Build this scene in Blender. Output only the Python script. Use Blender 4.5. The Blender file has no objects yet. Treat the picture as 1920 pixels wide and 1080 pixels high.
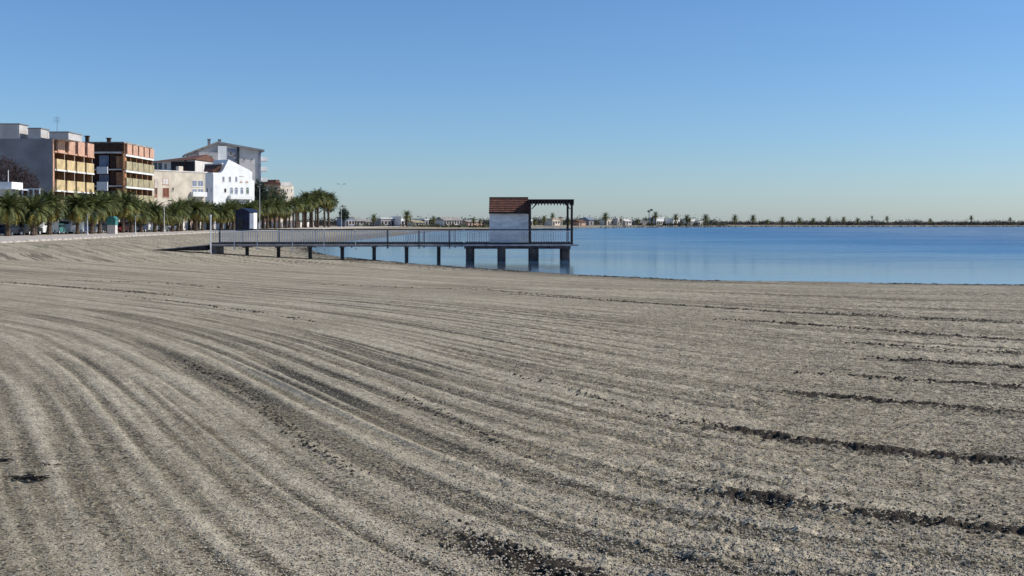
import bpy, math, random
import numpy as np
from mathutils import Vector, Matrix
R = math.radians
random.seed(7)
C = bpy.context.scene.collection
sc = bpy.context.scene

# ------------------------------------------------------------------ camera, sky, sun
F = 2133.3          # focal length in pixels of the 1920 px wide photograph (40 mm lens)
HZ = 416.0          # horizon row
EYE = 2.7           # eye height above the water
cam = bpy.data.cameras.new('camera'); cam.lens = 40; cam.sensor_width = 36
cam.shift_y = -(540 - HZ) / 1920.0
cam.clip_start = 0.1; cam.clip_end = 9000
co = bpy.data.objects.new('camera', cam); C.objects.link(co)
co.location = (0, 0, EYE); co.rotation_euler = (R(90), 0, 0)
sc.camera = co

SUN_EL, SUN_AZ = R(37), R(86)      # azimuth measured clockwise from the view direction (+Y)
w = bpy.data.worlds.new('World'); sc.world = w; w.use_nodes = True
nt = w.node_tree; nt.nodes.clear()
sky = nt.nodes.new('ShaderNodeTexSky'); sky.sky_type = 'NISHITA'; sky.sun_disc = False
sky.sun_elevation = SUN_EL; sky.sun_rotation = SUN_AZ
sky.altitude = 0; sky.air_density = 1.0; sky.dust_density = 0.32; sky.ozone_density = 10.0
bg = nt.nodes.new('ShaderNodeBackground'); bg.inputs[1].default_value = 0.125
wo = nt.nodes.new('ShaderNodeOutputWorld')
nt.links.new(sky.outputs[0], bg.inputs[0]); nt.links.new(bg.outputs[0], wo.inputs[0])
sl = bpy.data.lights.new('sun', 'SUN'); sl.energy = 4.6; sl.angle = R(0.53); sl.color = (1, 0.95, 0.87)
so = bpy.data.objects.new('sun', sl); C.objects.link(so)
sd = Vector((math.sin(SUN_AZ) * math.cos(SUN_EL), math.cos(SUN_AZ) * math.cos(SUN_EL), math.sin(SUN_EL)))
so.rotation_euler = sd.to_track_quat('Z', 'Y').to_euler(); so.location = (60, 20, 80)
sc.view_settings.view_transform = 'Standard'; sc.view_settings.look = 'None'
sc.view_settings.gamma = 1; sc.view_settings.use_curve_mapping = False
sc.view_settings.exposure = 0.0

# ------------------------------------------------------------------ helpers
def X_at(px, Y): return (px - 960) / F * Y
def z_at(py, Y): return EYE + (HZ - py) * Y / F

def mat(name, col, rough=0.8, var=0.12, scale=1.5, col2=None, metal=0, bump=0, spec=0.3, streak=0):
    m = bpy.data.materials.new(name); m.use_nodes = True
    n = m.node_tree.nodes; l = m.node_tree.links; b = n['Principled BSDF']
    b.inputs['Roughness'].default_value = rough; b.inputs['Metallic'].default_value = metal
    b.inputs['Specular IOR Level'].default_value = spec
    tc = n.new('ShaderNodeTexCoord'); mp = n.new('ShaderNodeMapping'); l.new(tc.outputs['Object'], mp.inputs[0])
    if streak: mp.inputs['Scale'].default_value = (1, 1, streak)
    nz = n.new('ShaderNodeTexNoise'); nz.inputs['Scale'].default_value = scale; nz.inputs['Detail'].default_value = 6
    l.new(mp.outputs[0], nz.inputs['Vector'])
    rp = n.new('ShaderNodeValToRGB'); l.new(nz.outputs['Fac'], rp.inputs[0])
    c = col; d = col2 or tuple(max(0, x * (1 - 2.2 * var)) for x in col)
    rp.color_ramp.elements[0].position = 0.32; rp.color_ramp.elements[1].position = 0.66
    rp.color_ramp.elements[0].color = (*d, 1); rp.color_ramp.elements[1].color = (*[min(1, x * (1 + var * .5)) for x in c], 1)
    l.new(rp.outputs[0], b.inputs['Base Color'])
    if bump:
        bp = n.new('ShaderNodeBump'); bp.inputs['Strength'].default_value = bump; bp.inputs['Distance'].default_value = 0.02
        l.new(nz.outputs['Fac'], bp.inputs['Height']); l.new(bp.outputs[0], b.inputs['Normal'])
    return m

class MB:
    def __init__(s): s.v = []; s.f = []
    def add(s, vs, fs):
        o = len(s.v); s.v += [tuple(p) for p in vs]; s.f += [tuple(i + o for i in f) for f in fs]; return s
    def box(s, x0, x1, y0, y1, z0, z1):
        if x0 > x1: x0, x1 = x1, x0
        if y0 > y1: y0, y1 = y1, y0
        return s.add([(x0,y0,z0),(x1,y0,z0),(x1,y1,z0),(x0,y1,z0),(x0,y0,z1),(x1,y0,z1),(x1,y1,z1),(x0,y1,z1)],
              [(0,3,2,1),(4,5,6,7),(0,1,5,4),(1,2,6,5),(2,3,7,6),(3,0,4,7)])
    def prism(s, poly, a, b, axis='y'):
        """poly: list of (h, z) counter-clockwise seen from -axis; extruded from a to b along axis"""
        n = len(poly)
        mk = (lambda h, z, t: (h, t, z)) if axis == 'y' else (lambda h, z, t: (t, h, z)) if axis == 'x' else (lambda h, z, t: (h, z, t))
        vs = [mk(h, z, a) for h, z in poly] + [mk(h, z, b) for h, z in poly]
        fs = [tuple(range(n)), tuple(range(2*n-1, n-1, -1))]
        fs += [(i, i + n, (i+1) % n + n, (i+1) % n) for i in range(n)]
        return s.add(vs, fs)
    def tube(s, p, q, r0, r1=None, n=8, cap=True):
        r1 = r0 if r1 is None else r1
        p = Vector(p); q = Vector(q); d = (q - p).normalized()
        a = d.orthogonal().normalized(); b = d.cross(a)
        vs = []
        for c, r in ((p, r0), (q, r1)):
            for i in range(n):
                t = 2 * math.pi * i / n; vs.append(c + a * (r * math.cos(t)) + b * (r * math.sin(t)))
        fs = [(i, (i+1) % n, (i+1) % n + n, i + n) for i in range(n)]
        if cap: fs += [tuple(range(n-1, -1, -1)), tuple(range(n, 2*n))]
        return s.add(vs, fs)
    def lathe(s, prof, n=14, cx=0, cy=0):
        vs = []; fs = []
        for r, z in prof:
            for i in range(n):
                t = 2 * math.pi * i / n; vs.append((cx + r * math.cos(t), cy + r * math.sin(t), z))
        for k in range(len(prof) - 1):
            for i in range(n):
                j = (i + 1) % n; fs.append((k*n+i, k*n+j, (k+1)*n+j, (k+1)*n+i))
        fs.append(tuple(range(n-1, -1, -1))); fs.append(tuple((len(prof)-1)*n + i for i in range(n)))
        return s.add(vs, fs)
    def mesh(s, name, m=None, smooth=False, fix=True):
        me = bpy.data.meshes.new(name); me.from_pydata(s.v, [], s.f)
        if m: me.materials.append(m)
        if fix:
            import bmesh
            bm = bmesh.new(); bm.from_mesh(me); bmesh.ops.recalc_face_normals(bm, faces=bm.faces); bm.to_mesh(me); bm.free()
        if smooth: me.polygons.foreach_set('use_smooth', [True] * len(me.polygons))
        me.update(); return me
    def build(s, name, m, parent=None, smooth=False, fix=True):
        return link(name, s.mesh(name, m, smooth, fix), parent)

def link(name, me, parent=None, loc=None):
    o = bpy.data.objects.new(name, me); C.objects.link(o)
    if parent is not None: o.parent = parent
    if loc is not None: o.location = loc
    return o
def tag(o, label=None, cat=None, group=None, kind=None):
    if label: o['label'] = label
    if cat: o['category'] = cat
    if group: o['group'] = group
    if kind: o['kind'] = kind
    return o
def thing(name, label, cat, loc=(0,0,0), rz=0, group=None):
    o = bpy.data.objects.new(name, None); C.objects.link(o); o.location = loc; o.rotation_euler = (0, 0, rz)
    return tag(o, label, cat, group)
def kids(o): return [c for c in bpy.data.objects if c.parent == o]
def dup(src, loc, rz=0, label=None, scale=None, kidmap=None):
    r = src.copy(); C.objects.link(r); r.location = loc; r.rotation_euler = (0, 0, rz)
    if label: r['label'] = label
    if scale: r.scale = scale
    for ch in kidmap[src.name] if kidmap else kids(src):
        c = ch.copy(); C.objects.link(c); c.parent = r
        for g in kids(ch):
            d = g.copy(); C.objects.link(d); d.parent = c
    return r
ORD = ['first','second','third','fourth','fifth','sixth','seventh','eighth','ninth','tenth','eleventh','twelfth','thirteenth',
 'fourteenth','fifteenth','sixteenth','seventeenth','eighteenth','nineteenth','twentieth','twenty-first','twenty-second',
 'twenty-third','twenty-fourth','twenty-fifth','twenty-sixth','twenty-seventh','twenty-eighth','twenty-ninth','thirtieth',

 'thirty-first','thirty-second','thirty-third','thirty-fourth','thirty-fifth','thirty-sixth','thirty-seventh','thirty-eighth','thirty-ninth','fortieth'] + [f'forty-{q}' for q in ('first','second','third','fourth','fifth','sixth','seventh','eighth','ninth')] + ['fiftieth'] + [f'fifty-{q}' for q in ('first','second','third','fourth','fifth','sixth','seventh','eighth','ninth')]

rng = np.random.default_rng(3)
TAB = rng.random((256, 256)).astype(np.float64)
def vnoise(x, y):
    xi = np.floor(x).astype(np.int64); yi = np.floor(y).astype(np.int64)
    fx = x - xi; fy = y - yi; fx = fx*fx*(3-2*fx); fy = fy*fy*(3-2*fy)
    a = TAB[xi & 255, yi & 255]; b = TAB[(xi+1) & 255, yi & 255]; c = TAB[xi & 255, (yi+1) & 255]; d = TAB[(xi+1) & 255, (yi+1) & 255]
    return (a*(1-fx)+b*fx)*(1-fy) + (c*(1-fx)+d*fx)*fy - 0.5
def fbm(x, y, o=3):
    r = 0; a = 1.0
    for i in range(o): r = r + a * vnoise(x * 2**i + 17.3*i, y * 2**i + 5.1*i); a *= .5
    return r

# ------------------------------------------------------------------ terrain
SHORE_NEAR = [(3000,-60),(200,-30),(70,25),(34,45),(22,48.8),(15.6,50.2),(8.4,52.8),(3.2,58.6),(.7,62.3),(-3.2,68.5),(-6.6,74),(-9.6,80.5),
  (-12.9,87),(-16.2,96),(-19.6,109),(-22.5,128),(-23.6,151),(-23.4,186),(-22.8,240),(-20.7,339),(-2,461),(29,523),(96,606),
  (192,640),(288,640),(900,620),(3000,600)]
poly = np.array(SHORE_NEAR, float)
def shore_dist(X, Y):
    """distance to the waterline, positive on land"""
    P = np.stack([X.ravel(), Y.ravel()], -1); dm = np.full(len(P), 1e18); ins = np.zeros(len(P), bool)
    n = len(poly)
    for i in range(n):
        a = poly[i]; b = poly[(i+1) % n]
        if i < n - 1:
            ab = b - a; t = np.clip(((P - a) @ ab) / (ab @ ab), 0, 1)
            q = P - a - t[:, None] * ab; dm = np.minimum(dm, (q*q).sum(1))
        if a[1] != b[1]:
            c = ((a[1] > P[:,1]) != (b[1] > P[:,1])) & (P[:,0] < (b[0]-a[0]) * (P[:,1]-a[1]) / (b[1]-a[1]) + a[0]); ins ^= c
    return (np.sqrt(dm) * np.where(ins, -1, 1)).reshape(X.shape)
COEF = [-0.9239, 1.3971, -0.7611, 0.3558, -0.0761, 0.4224, 0.0788, -0.1116, 0.0299, -0.1622, 0.0379, -0.0154, -0.0884, -0.0149, 0.014]
def furrow_u(X, Y):
    a = np.clip(np.arctan2(X, Y), -.62, .62) * 2; r = np.hypot(X, Y); b = np.log(np.clip(r, 4.6, 60) / 10)
    u = 0; k = 0
    for i in range(5):
        for j in range(5 - i): u = u + COEF[k] * r * a**i * b**j; k += 1
    return u
def gpt(px, py): d = py - HZ; return ((px-960)*1.7/d, 1.7*F/d)
# windrows of turned-over damp sand left by the rake: pixel path on the photo -> ground points, half width, height, strength
WIND = [([(1345,582),(1520,592),(1700,606),(1916,620),(2180,638)], .10, .050, 1.0),
 ([(1185,755),(1336,785),(1470,806),(1631,825),(1750,838),(1895,848),(2150,872)], .13, .060, 1.0),
 ([(1275,889),(1390,908),(1497,924),(1658,946),(1765,959),(1930,975),(2180,1000)], .12, .055, 1.0),
 ([(815,962),(891,989),(956,1015),(1067,1053),(1169,1082),(1290,1120)], .13, .055, 1.0),
 ([(1430,714),(1518,723),(1700,738),(1916,755),(2180,777)], .09, .044, 1.0),
 ([(1475,680),(1700,693),(1916,709),(2180,727)], .09, .036, 1.0),
 ([(1600,653),(1780,663),(2060,680)], .10, .036, 1.0),
 ([(1560,622),(1700,632),(2060,655)], .10, .028, .85),
 ([(0,518),(179,528),(330,539)], .16, .035, .85),
 ([(233,541),(321,549),(430,565),(518,579),(598,592)], .10, .02, .5),
 ([(100,512),(300,515),(420,523)], .16, .02, .55),
 ([(960,530),(1218,548),(1432,564),(2180,592)], .13, .028, .75),
 ([(455,712),(537,785),(591,828),(671,876)], .06, .015, .4),
 ([(741,725),(832,763),(913,801),(1000,838)], .05, .012, .38),
 ([(340,665),(462,720)], .07, .02, .4),
 ([(1540,565),(2180,600)], .12, .024, .6),
 ([(600,512),(900,520),(1160,545)], .14, .02, .5),
 ([(960,690),(1060,712),(1180,752)], .06, .02, .45)]
def windrow(X, Y):
    damp = np.zeros(X.shape); hh = np.zeros(X.shape)
    for pl, hw, ht, st in WIND:
        W = np.array([gpt(*p) for p in pl]); tot = len(W) - 1
        lo = W.min(0) - .8; hi = W.max(0) + .8
        m = (X > lo[0]) & (X < hi[0]) & (Y > lo[1]) & (Y < hi[1])
        if not m.any(): continue
        P = np.stack([X[m], Y[m]], -1); dm = np.full(len(P), 1e9); tt = np.zeros(len(P))
        for i in range(tot):
            a = W[i]; ab = W[i+1] - a; t = ((P - a) @ ab) / (ab @ ab); tc = np.clip(t, 0, 1)
            d = np.hypot(*(P - a - tc[:, None]*ab).T); k = d < dm; dm[k] = d[k]; tt[k] = (i + tc[k]) / tot
        wob = 1 + .9*fbm(P[:,0]*3.1, P[:,1]*3.1, 3); env = np.clip(np.minimum(tt*5, (1-tt)*6), 0, 1)
        brk = np.clip(.95 + 1.0*vnoise(P[:,0]*1.3+9, P[:,1]*1.3), .35, 1.1)
        g = np.exp(-(dm / (hw * wob.clip(.35)))**2) * env * brk
        damp[m] = np.maximum(damp[m], g * st); hh[m] = np.maximum(hh[m], g * ht)
    return damp, hh
def sand_height(X, Y, d, detail=True):
    z = np.where(d > 0, 1.0 - np.exp(-(np.maximum(d, 0) / 21.0)**1.4), -3.0 * np.tanh(-d * .03 / 3.0))
    q = np.clip((-X - 13) / 25, 0, 1); q = q*q*(3-2*q) * (d > 0); z = z + (1.04 - z) * q
    z = z + .05 * fbm(X*.09, Y*.09, 3) * np.clip(d / 6, 0, 1) * np.clip((62 - np.hypot(X, Y)) / 30, .12, 1)
    # low sand bar just before the waterline on the right
    bx = np.clip(1 - ((X - 12.2) / 4.2)**2, 0, 1); z = z + .10 * bx**.5 * np.exp(-((Y - 48.6 - .1*(12-X)) / .7)**2)
    return z
def relief(X, Y):
    A = np.arctan2(X, Y); u = furrow_u(X, Y); v = X - Y
    right = np.clip((np.degrees(A) + 4) / 14, 0, 1) * (np.abs(A) < 1) ; left = np.clip((-np.degrees(A) + 2) / 10, 0, 1)
    wig = .10*vnoise(v*.35, u*.25)
    uu = u + wig
    n1 = vnoise(uu/.175, v*.05 + 3); n2 = vnoise(uu/.10 + 40, v*.08); n3 = vnoise(uu/.065 + 80, v*.2); n4 = vnoise(uu/.40 + 11, v*.035)
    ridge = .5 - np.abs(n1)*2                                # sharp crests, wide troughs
    big = vnoise(uu/.85, v*.03 + 9)
    patch = np.clip(.55 + 1.1*fbm(X*.30+7, Y*.30, 2), .12, 1.25)
    side = .72 + .45*left
    clod = fbm(X/.11, Y/.11, 3); clod2 = np.abs(fbm(X/.055+31, Y/.055+11, 2))
    h = big*.010 + (ridge*.017 + n2*.022 + n4*.010)*patch*side + n3*.018*patch + clod*(.007 + .020*right)*(.4+.8*patch) + clod2*(.006 + .017*right)
    tone = (ridge*1.15 + n2*2.3 + n3*1.7 + n4*.8) * patch * side * 1.1 + big*.15 + .30*clod*(.4+right)  # crests paler, troughs darker: furrow shade partly put into the sand colour
    return h, tone, clod
def terrain():
    # polar sheet: fine on the sand in view, coarse elsewhere
    core = np.linspace(-27.5, 27.5, 760); rest = np.linspace(27.5, 332.5, 76)[1:-1]
    ang = np.radians(np.concatenate([core, rest])); na = len(ang)
    rr = np.concatenate([np.geomspace(.4, 4.4, 16)[:-1], np.geomspace(4.4, 62, 800)[:-1], np.geomspace(62, 5200, 260)])
    A, RR = np.meshgrid(ang, rr); X = RR*np.sin(A); Y = RR*np.cos(A)
    d = shore_dist(X, Y); Z = sand_height(X, Y, d)
    u = furrow_u(X, Y); v = X - Y
    dampw, hw = windrow(X, Y)
    near = np.clip((68 - RR) / 42, 0, 1) * np.clip((RR - 1) / 3, 0, 1) * np.clip(d / 3, 0, 1)
    h, tone, clod = relief(X, Y)
    cf = fbm(X/.045+3, Y/.045, 2)
    Z = Z + near * (h + hw * (.30 + .5*clod + 1.3*cf).clip(-.1, .75) )
    # a scuffed hollow with dark bits, lower left
    hx, hy = gpt(55, 880); g = np.exp(-(((X-hx)/.13)**2 + ((Y-hy)/.16)**2)); Z = Z - .025*g
    nr = len(rr)
    V = np.stack([X, Y, Z], -1).reshape(-1, 3)
    i = np.arange(nr-1)[:, None]*na; j = np.arange(na)[None]; j2 = (j+1) % na
    Q = np.stack([i+j, i+j2, i+na+j2, i+na+j], -1).reshape(-1, 4)[:, ::-1]
    me = bpy.data.meshes.new('beach_sand'); nv = len(V)
    cz = V[:na, 2].mean(); V = np.vstack([V, [[0, 0, cz]]])
    T = np.stack([np.full(na, nv), (np.arange(na)+1) % na, np.arange(na)], -1)
    me.vertices.add(len(V)); me.vertices.foreach_set('co', V.astype(np.float32).ravel())
    nl = Q.size + T.size; me.loops.add(nl); me.loops.foreach_set('vertex_index', np.concatenate([Q.ravel(), T.ravel()]).astype(np.int32))
    npo = len(Q) + len(T); me.polygons.add(npo)
    st = np.concatenate([np.arange(len(Q))*4, len(Q)*4 + np.arange(len(T))*3]); me.polygons.foreach_set('loop_start', st.astype(np.int32))
    me.update(calc_edges=True); me.validate()
    me.polygons.foreach_set('use_smooth', np.ones(len(me.polygons), bool))
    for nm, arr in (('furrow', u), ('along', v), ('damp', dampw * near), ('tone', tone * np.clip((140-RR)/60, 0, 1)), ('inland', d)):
        at = me.attributes.new(nm, 'FLOAT', 'POINT'); at.data.foreach_set('value', np.append(arr.ravel(), arr.ravel()[0]).astype(np.float32))
    return me

def sand_material():
    m = bpy.data.materials.new('raked_sand'); m.use_nodes = True; n = m.node_tree.nodes; l = m.node_tree.links
    b = n['Principled BSDF']; b.inputs['Roughness'].default_value = .95; b.inputs['Specular IOR Level'].default_value = .15
    def attr(a): x = n.new('ShaderNodeAttribute'); x.attribute_name = a; return x.outputs['Fac']
    def math_(op, a, c=None, d=None):
        x = n.new('ShaderNodeMath'); x.operation = op
        for i, q in enumerate((a, c, d)):
            if q is None: continue
            if isinstance(q, (int, float)): x.inputs[i].default_value = q
            else: l.new(q, x.inputs[i])
        return x.outputs[0]
    def ramp(f, p0, p1, c0=(0,0,0,1), c1=(1,1,1,1)):
        x = n.new('ShaderNodeValToRGB'); l.new(f, x.inputs[0]); e = x.color_ramp.elements
        e[0].position = p0; e[1].position = p1; e[0].color = c0; e[1].color = c1; return x.outputs[0]
    def mix(f, a, c, bt='MIX'):
        x = n.new('ShaderNodeMix'); x.data_type = 'RGBA'; x.blend_type = bt
        if isinstance(f, (int, float)): x.inputs[0].default_value = f
        else: l.new(f, x.inputs[0])
        for s_, q in ((6, a), (7, c)):
            if isinstance(q, tuple): x.inputs[s_].default_value = q
            else: l.new(q, x.inputs[s_])
        return x.outputs[2]
    geo = n.new('ShaderNodeNewGeometry').outputs['Position']
    def noise(scale, vec=geo, det=4, rough=.5):
        x = n.new('ShaderNodeTexNoise'); x.inputs['Scale'].default_value = scale; x.inputs['Detail'].default_value = det
        x.inputs['Roughness'].default_value = rough; l.new(vec, x.inputs['Vector']); return x.outputs['Fac']
    cb = n.new('ShaderNodeCombineXYZ'); l.new(math_('MULTIPLY', attr('furrow'), 3.2), cb.inputs[0]); l.new(math_('MULTIPLY', attr('along'), .16), cb.inputs[1])
    streak = noise(1.0, cb.outputs[0], 5, .62)
    cb2 = n.new('ShaderNodeCombineXYZ'); l.new(math_('MULTIPLY', attr('furrow'), 11), cb2.inputs[0]); l.new(math_('MULTIPLY', attr('along'), .45), cb2.inputs[1])
    fine = noise(1.0, cb2.outputs[0], 3, .6)
    sep = n.new('ShaderNodeSeparateXYZ'); l.new(geo, sep.inputs[0])
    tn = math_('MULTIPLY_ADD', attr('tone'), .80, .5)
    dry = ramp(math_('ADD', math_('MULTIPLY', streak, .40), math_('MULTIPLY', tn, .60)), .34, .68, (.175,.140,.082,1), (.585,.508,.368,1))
    dry = mix(.38, dry, ramp(fine, .40, .60, (.17,.136,.078,1), (.50,.430,.305,1)))
    dry = mix(.30, dry, ramp(noise(.22, geo, 3), .35, .65, (.26,.212,.138,1), (.42,.358,.255,1)))
    dry = mix(.5, dry, ramp(noise(9, geo, 4, .8), .36, .62, (.42,.41,.37,1), (1.72,1.72,1.70,1)), 'MULTIPLY')
    # darker damp crumbs and dry weed scattered over the sand, denser towards the open right side
    ang = math_('DIVIDE', sep.outputs[0], math_('ADD', sep.outputs[1], 2.0))
    dens = math_('ADD', math_('MULTIPLY', ang, .11), math_('MULTIPLY', attr('tone'), -.13))
    crumb = ramp(math_('ADD', math_('ADD', noise(26, geo, 3, .65), math_('MULTIPLY', math_('SUBTRACT', noise(1.1, geo, 2), .5), .18)), dens), .55, .61)
    c1 = mix(math_('MULTIPLY', crumb, .92), dry, (.045,.039,.026,1))
    grit = ramp(noise(60, geo, 2, .6), .34, .48)
    c1 = mix(math_('SUBTRACT', 1.0, grit), c1, (.075,.066,.046,1))
    light = ramp(noise(48, geo, 2, .7), .58, .68)
    c1 = mix(math_('MULTIPLY', light, .75), c1, (.62,.58,.48,1))
    dampf = ramp(math_('ADD', math_('MULTIPLY', attr('damp'), 1.15), math_('MULTIPLY', math_('SUBTRACT', noise(16, geo, 5, .8), .5), 3.6)), .42, .60)
    c2 = mix(dampf, c1, (.052,.042,.031,1))
    wet = ramp(math_('ADD', attr('inland'), math_('MULTIPLY', noise(.6, geo, 3), 3.0)), .0, 1.0)
    wf = n.new('ShaderNodeMapRange'); l.new(math_('ADD', attr('inland'), math_('MULTIPLY', noise(.5, geo, 3), 2.5)), wf.inputs[0])
    wf.inputs[1].default_value = 1.0; wf.inputs[2].default_value = 5.5; wf.inputs[3].default_value = 1; wf.inputs[4].default_value = 0
    c3 = mix(math_('MULTIPLY', wf.outputs[0], .72), c2, mix(.6, (.115,.105,.088,1), c2, 'MULTIPLY'))
    l.new(c3, b.inputs['Base Color'])
    bp = n.new('ShaderNodeBump'); bp.inputs['Strength'].default_value = .9; bp.inputs['Distance'].default_value = .028
    hsum = math_('ADD', noise(34, geo, 5, .65), math_('MULTIPLY', fine, .5)); l.new(hsum, bp.inputs['Height']); l.new(bp.outputs[0], b.inputs['Normal'])
    return m
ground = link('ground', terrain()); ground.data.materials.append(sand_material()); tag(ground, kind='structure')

# ------------------------------------------------------------------ water
def water():
    ang = np.radians(np.concatenate([np.linspace(-28, 28, 300), np.linspace(28, 332, 60)[1:-1]])); na = len(ang)
    rr = np.concatenate([[2.0, 20.0], np.geomspace(36, 160, 170), np.geomspace(160, 6000, 110)[1:]]); nr = len(rr)
    A, RR = np.meshgrid(ang, rr); X = RR*np.sin(A); Y = RR*np.cos(A); d = shore_dist(X, Y)
    V = np.stack([X, Y, np.zeros_like(X)], -1).reshape(-1, 3)
    i = np.arange(nr-1)[:, None]*na; j = np.arange(na)[None]; j2 = (j+1) % na
    Q = np.stack([i+j, i+na+j, i+na+j2, i+j2], -1).reshape(-1, 4)
    me = bpy.data.meshes.new('water'); me.from_pydata(V.tolist(), [], Q.tolist()); me.update()
    a = me.attributes.new('offshore', 'FLOAT', 'POINT'); a.data.foreach_set('value', (-d).ravel().astype(np.float32))
    m = bpy.data.materials.new('lagoon_water'); m.use_nodes = True; n = m.node_tree.nodes; l = m.node_tree.links
    b = n['Principled BSDF']; b.inputs['Roughness'].default_value = .06; b.inputs['IOR'].default_value = 1.33
    at = n.new('ShaderNodeAttribute'); at.attribute_name = 'offshore'
    def mr(i0, i1, o0, o1, src=at.outputs['Fac']):
        x = n.new('ShaderNodeMapRange'); l.new(src, x.inputs[0]); x.interpolation_type = 'SMOOTHSTEP'
        for k, q in enumerate((i0, i1, o0, o1)): x.inputs[k+1].default_value = q
        return x.outputs[0]
    geo = n.new('ShaderNodeNewGeometry').outputs['Position']
    mp = n.new('ShaderNodeMapping'); l.new(geo, mp.inputs[0]); mp.inputs['Scale'].default_value = (.55, 1, 1); mp.inputs['Rotation'].default_value = (0, 0, R(12))
    n1 = n.new('ShaderNodeTexNoise'); n1.inputs['Scale'].default_value = 1.7; n1.inputs['Detail'].default_value = 5; l.new(mp.outputs[0], n1.inputs['Vector'])
    n2 = n.new('ShaderNodeTexNoise'); n2.inputs['Scale'].default_value = .045; n2.inputs['Detail'].default_value = 3; l.new(mp.outputs[0], n2.inputs['Vector'])
    gust = mr(.38, .62, .45, 1.0, n2.outputs['Fac'])
    st = n.new('ShaderNodeMath'); st.operation = 'MULTIPLY'; l.new(gust, st.inputs[0]); l.new(mr(2, 200, .07, 1.0), st.inputs[1])
    bp = n.new('ShaderNodeBump'); bp.inputs['Distance'].default_value = 1.1; l.new(st.outputs[0], bp.inputs['Strength'])
    l.new(n1.outputs['Fac'], bp.inputs['Height']); l.new(bp.outputs[0], b.inputs['Normal'])
    def mth(op, a, c=0.0):
        x = n.new('ShaderNodeMath'); x.operation = op
        for i, q in enumerate((a, c)):
            if isinstance(q, (int, float)): x.inputs[i].default_value = q
            else: l.new(q, x.inputs[i])
        return x.outputs[0]
    fall = mth('EXPONENT', mth('MULTIPLY', mth('MAXIMUM', at.outputs['Fac'], 0), -1/62))
    refl = mth('ADD', mth('MULTIPLY', fall, .70), .17)
    refl = mth('ADD', refl, mth('MULTIPLY', mth('SUBTRACT', n1.outputs['Fac'], .5), mr(5, 60, .0, .7)))
    mp3 = n.new('ShaderNodeMapping'); l.new(geo, mp3.inputs[0]); mp3.inputs['Scale'].default_value = (.22, 1, 1)
    n3 = n.new('ShaderNodeTexNoise'); n3.inputs['Scale'].default_value = .42; n3.inputs['Detail'].default_value = 6; n3.inputs['Roughness'].default_value = .7; l.new(mp3.outputs[0], n3.inputs['Vector'])
    refl = mth('ADD', refl, mth('MULTIPLY', mth('SUBTRACT', n3.outputs['Fac'], .5), mr(8, 60, .1, 1.5)))
    refl = mth('ADD', refl, mth('MULTIPLY', mth('SUBTRACT', .5, n2.outputs['Fac']), .45))
    b.inputs['Roughness'].default_value = 1; b.inputs['Specular IOR Level'].default_value = 0
    dg = n.new('ShaderNodeBsdfGlossy'); l.new(mr(10, 160, .06, .65), dg.inputs['Roughness']); l.new(bp.outputs[0], dg.inputs['Normal'])
    mx = n.new('ShaderNodeMix'); mx.data_type = 'RGBA'; l.new(fall, mx.inputs[0])
    mx.inputs[6].default_value = (.030, .150, .295, 1); mx.inputs[7].default_value = (.09, .22, .36, 1); l.new(mx.outputs[2], b.inputs['Base Color'])
    deep = n.new('ShaderNodeMixShader'); l.new(refl, deep.inputs[0]); l.new(b.outputs[0], deep.inputs[1]); l.new(dg.outputs[0], deep.inputs[2])
    tr = n.new('ShaderNodeBsdfTransparent'); tr.inputs[0].default_value = (.75, .88, .90, 1)
    gl = n.new('ShaderNodeBsdfGlossy'); gl.inputs['Roughness'].default_value = .13; l.new(bp.outputs[0], gl.inputs['Normal'])
    fr = n.new('ShaderNodeFresnel'); fr.inputs['IOR'].default_value = 1.33
    sh = n.new('ShaderNodeMixShader'); l.new(fr.outputs[0], sh.inputs[0]); l.new(tr.outputs[0], sh.inputs[1]); l.new(gl.outputs[0], sh.inputs[2])
    ms = n.new('ShaderNodeMixShader'); l.new(mr(0, 13, .0, 1.0), ms.inputs[0]); l.new(sh.outputs[0], ms.inputs[1]); l.new(deep.outputs[0], ms.inputs[2])
    l.new(ms.outputs[0], n['Material Output'].inputs['Surface'])
    me.materials.append(m); return me
tag(link('water', water()), kind='structure')

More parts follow.
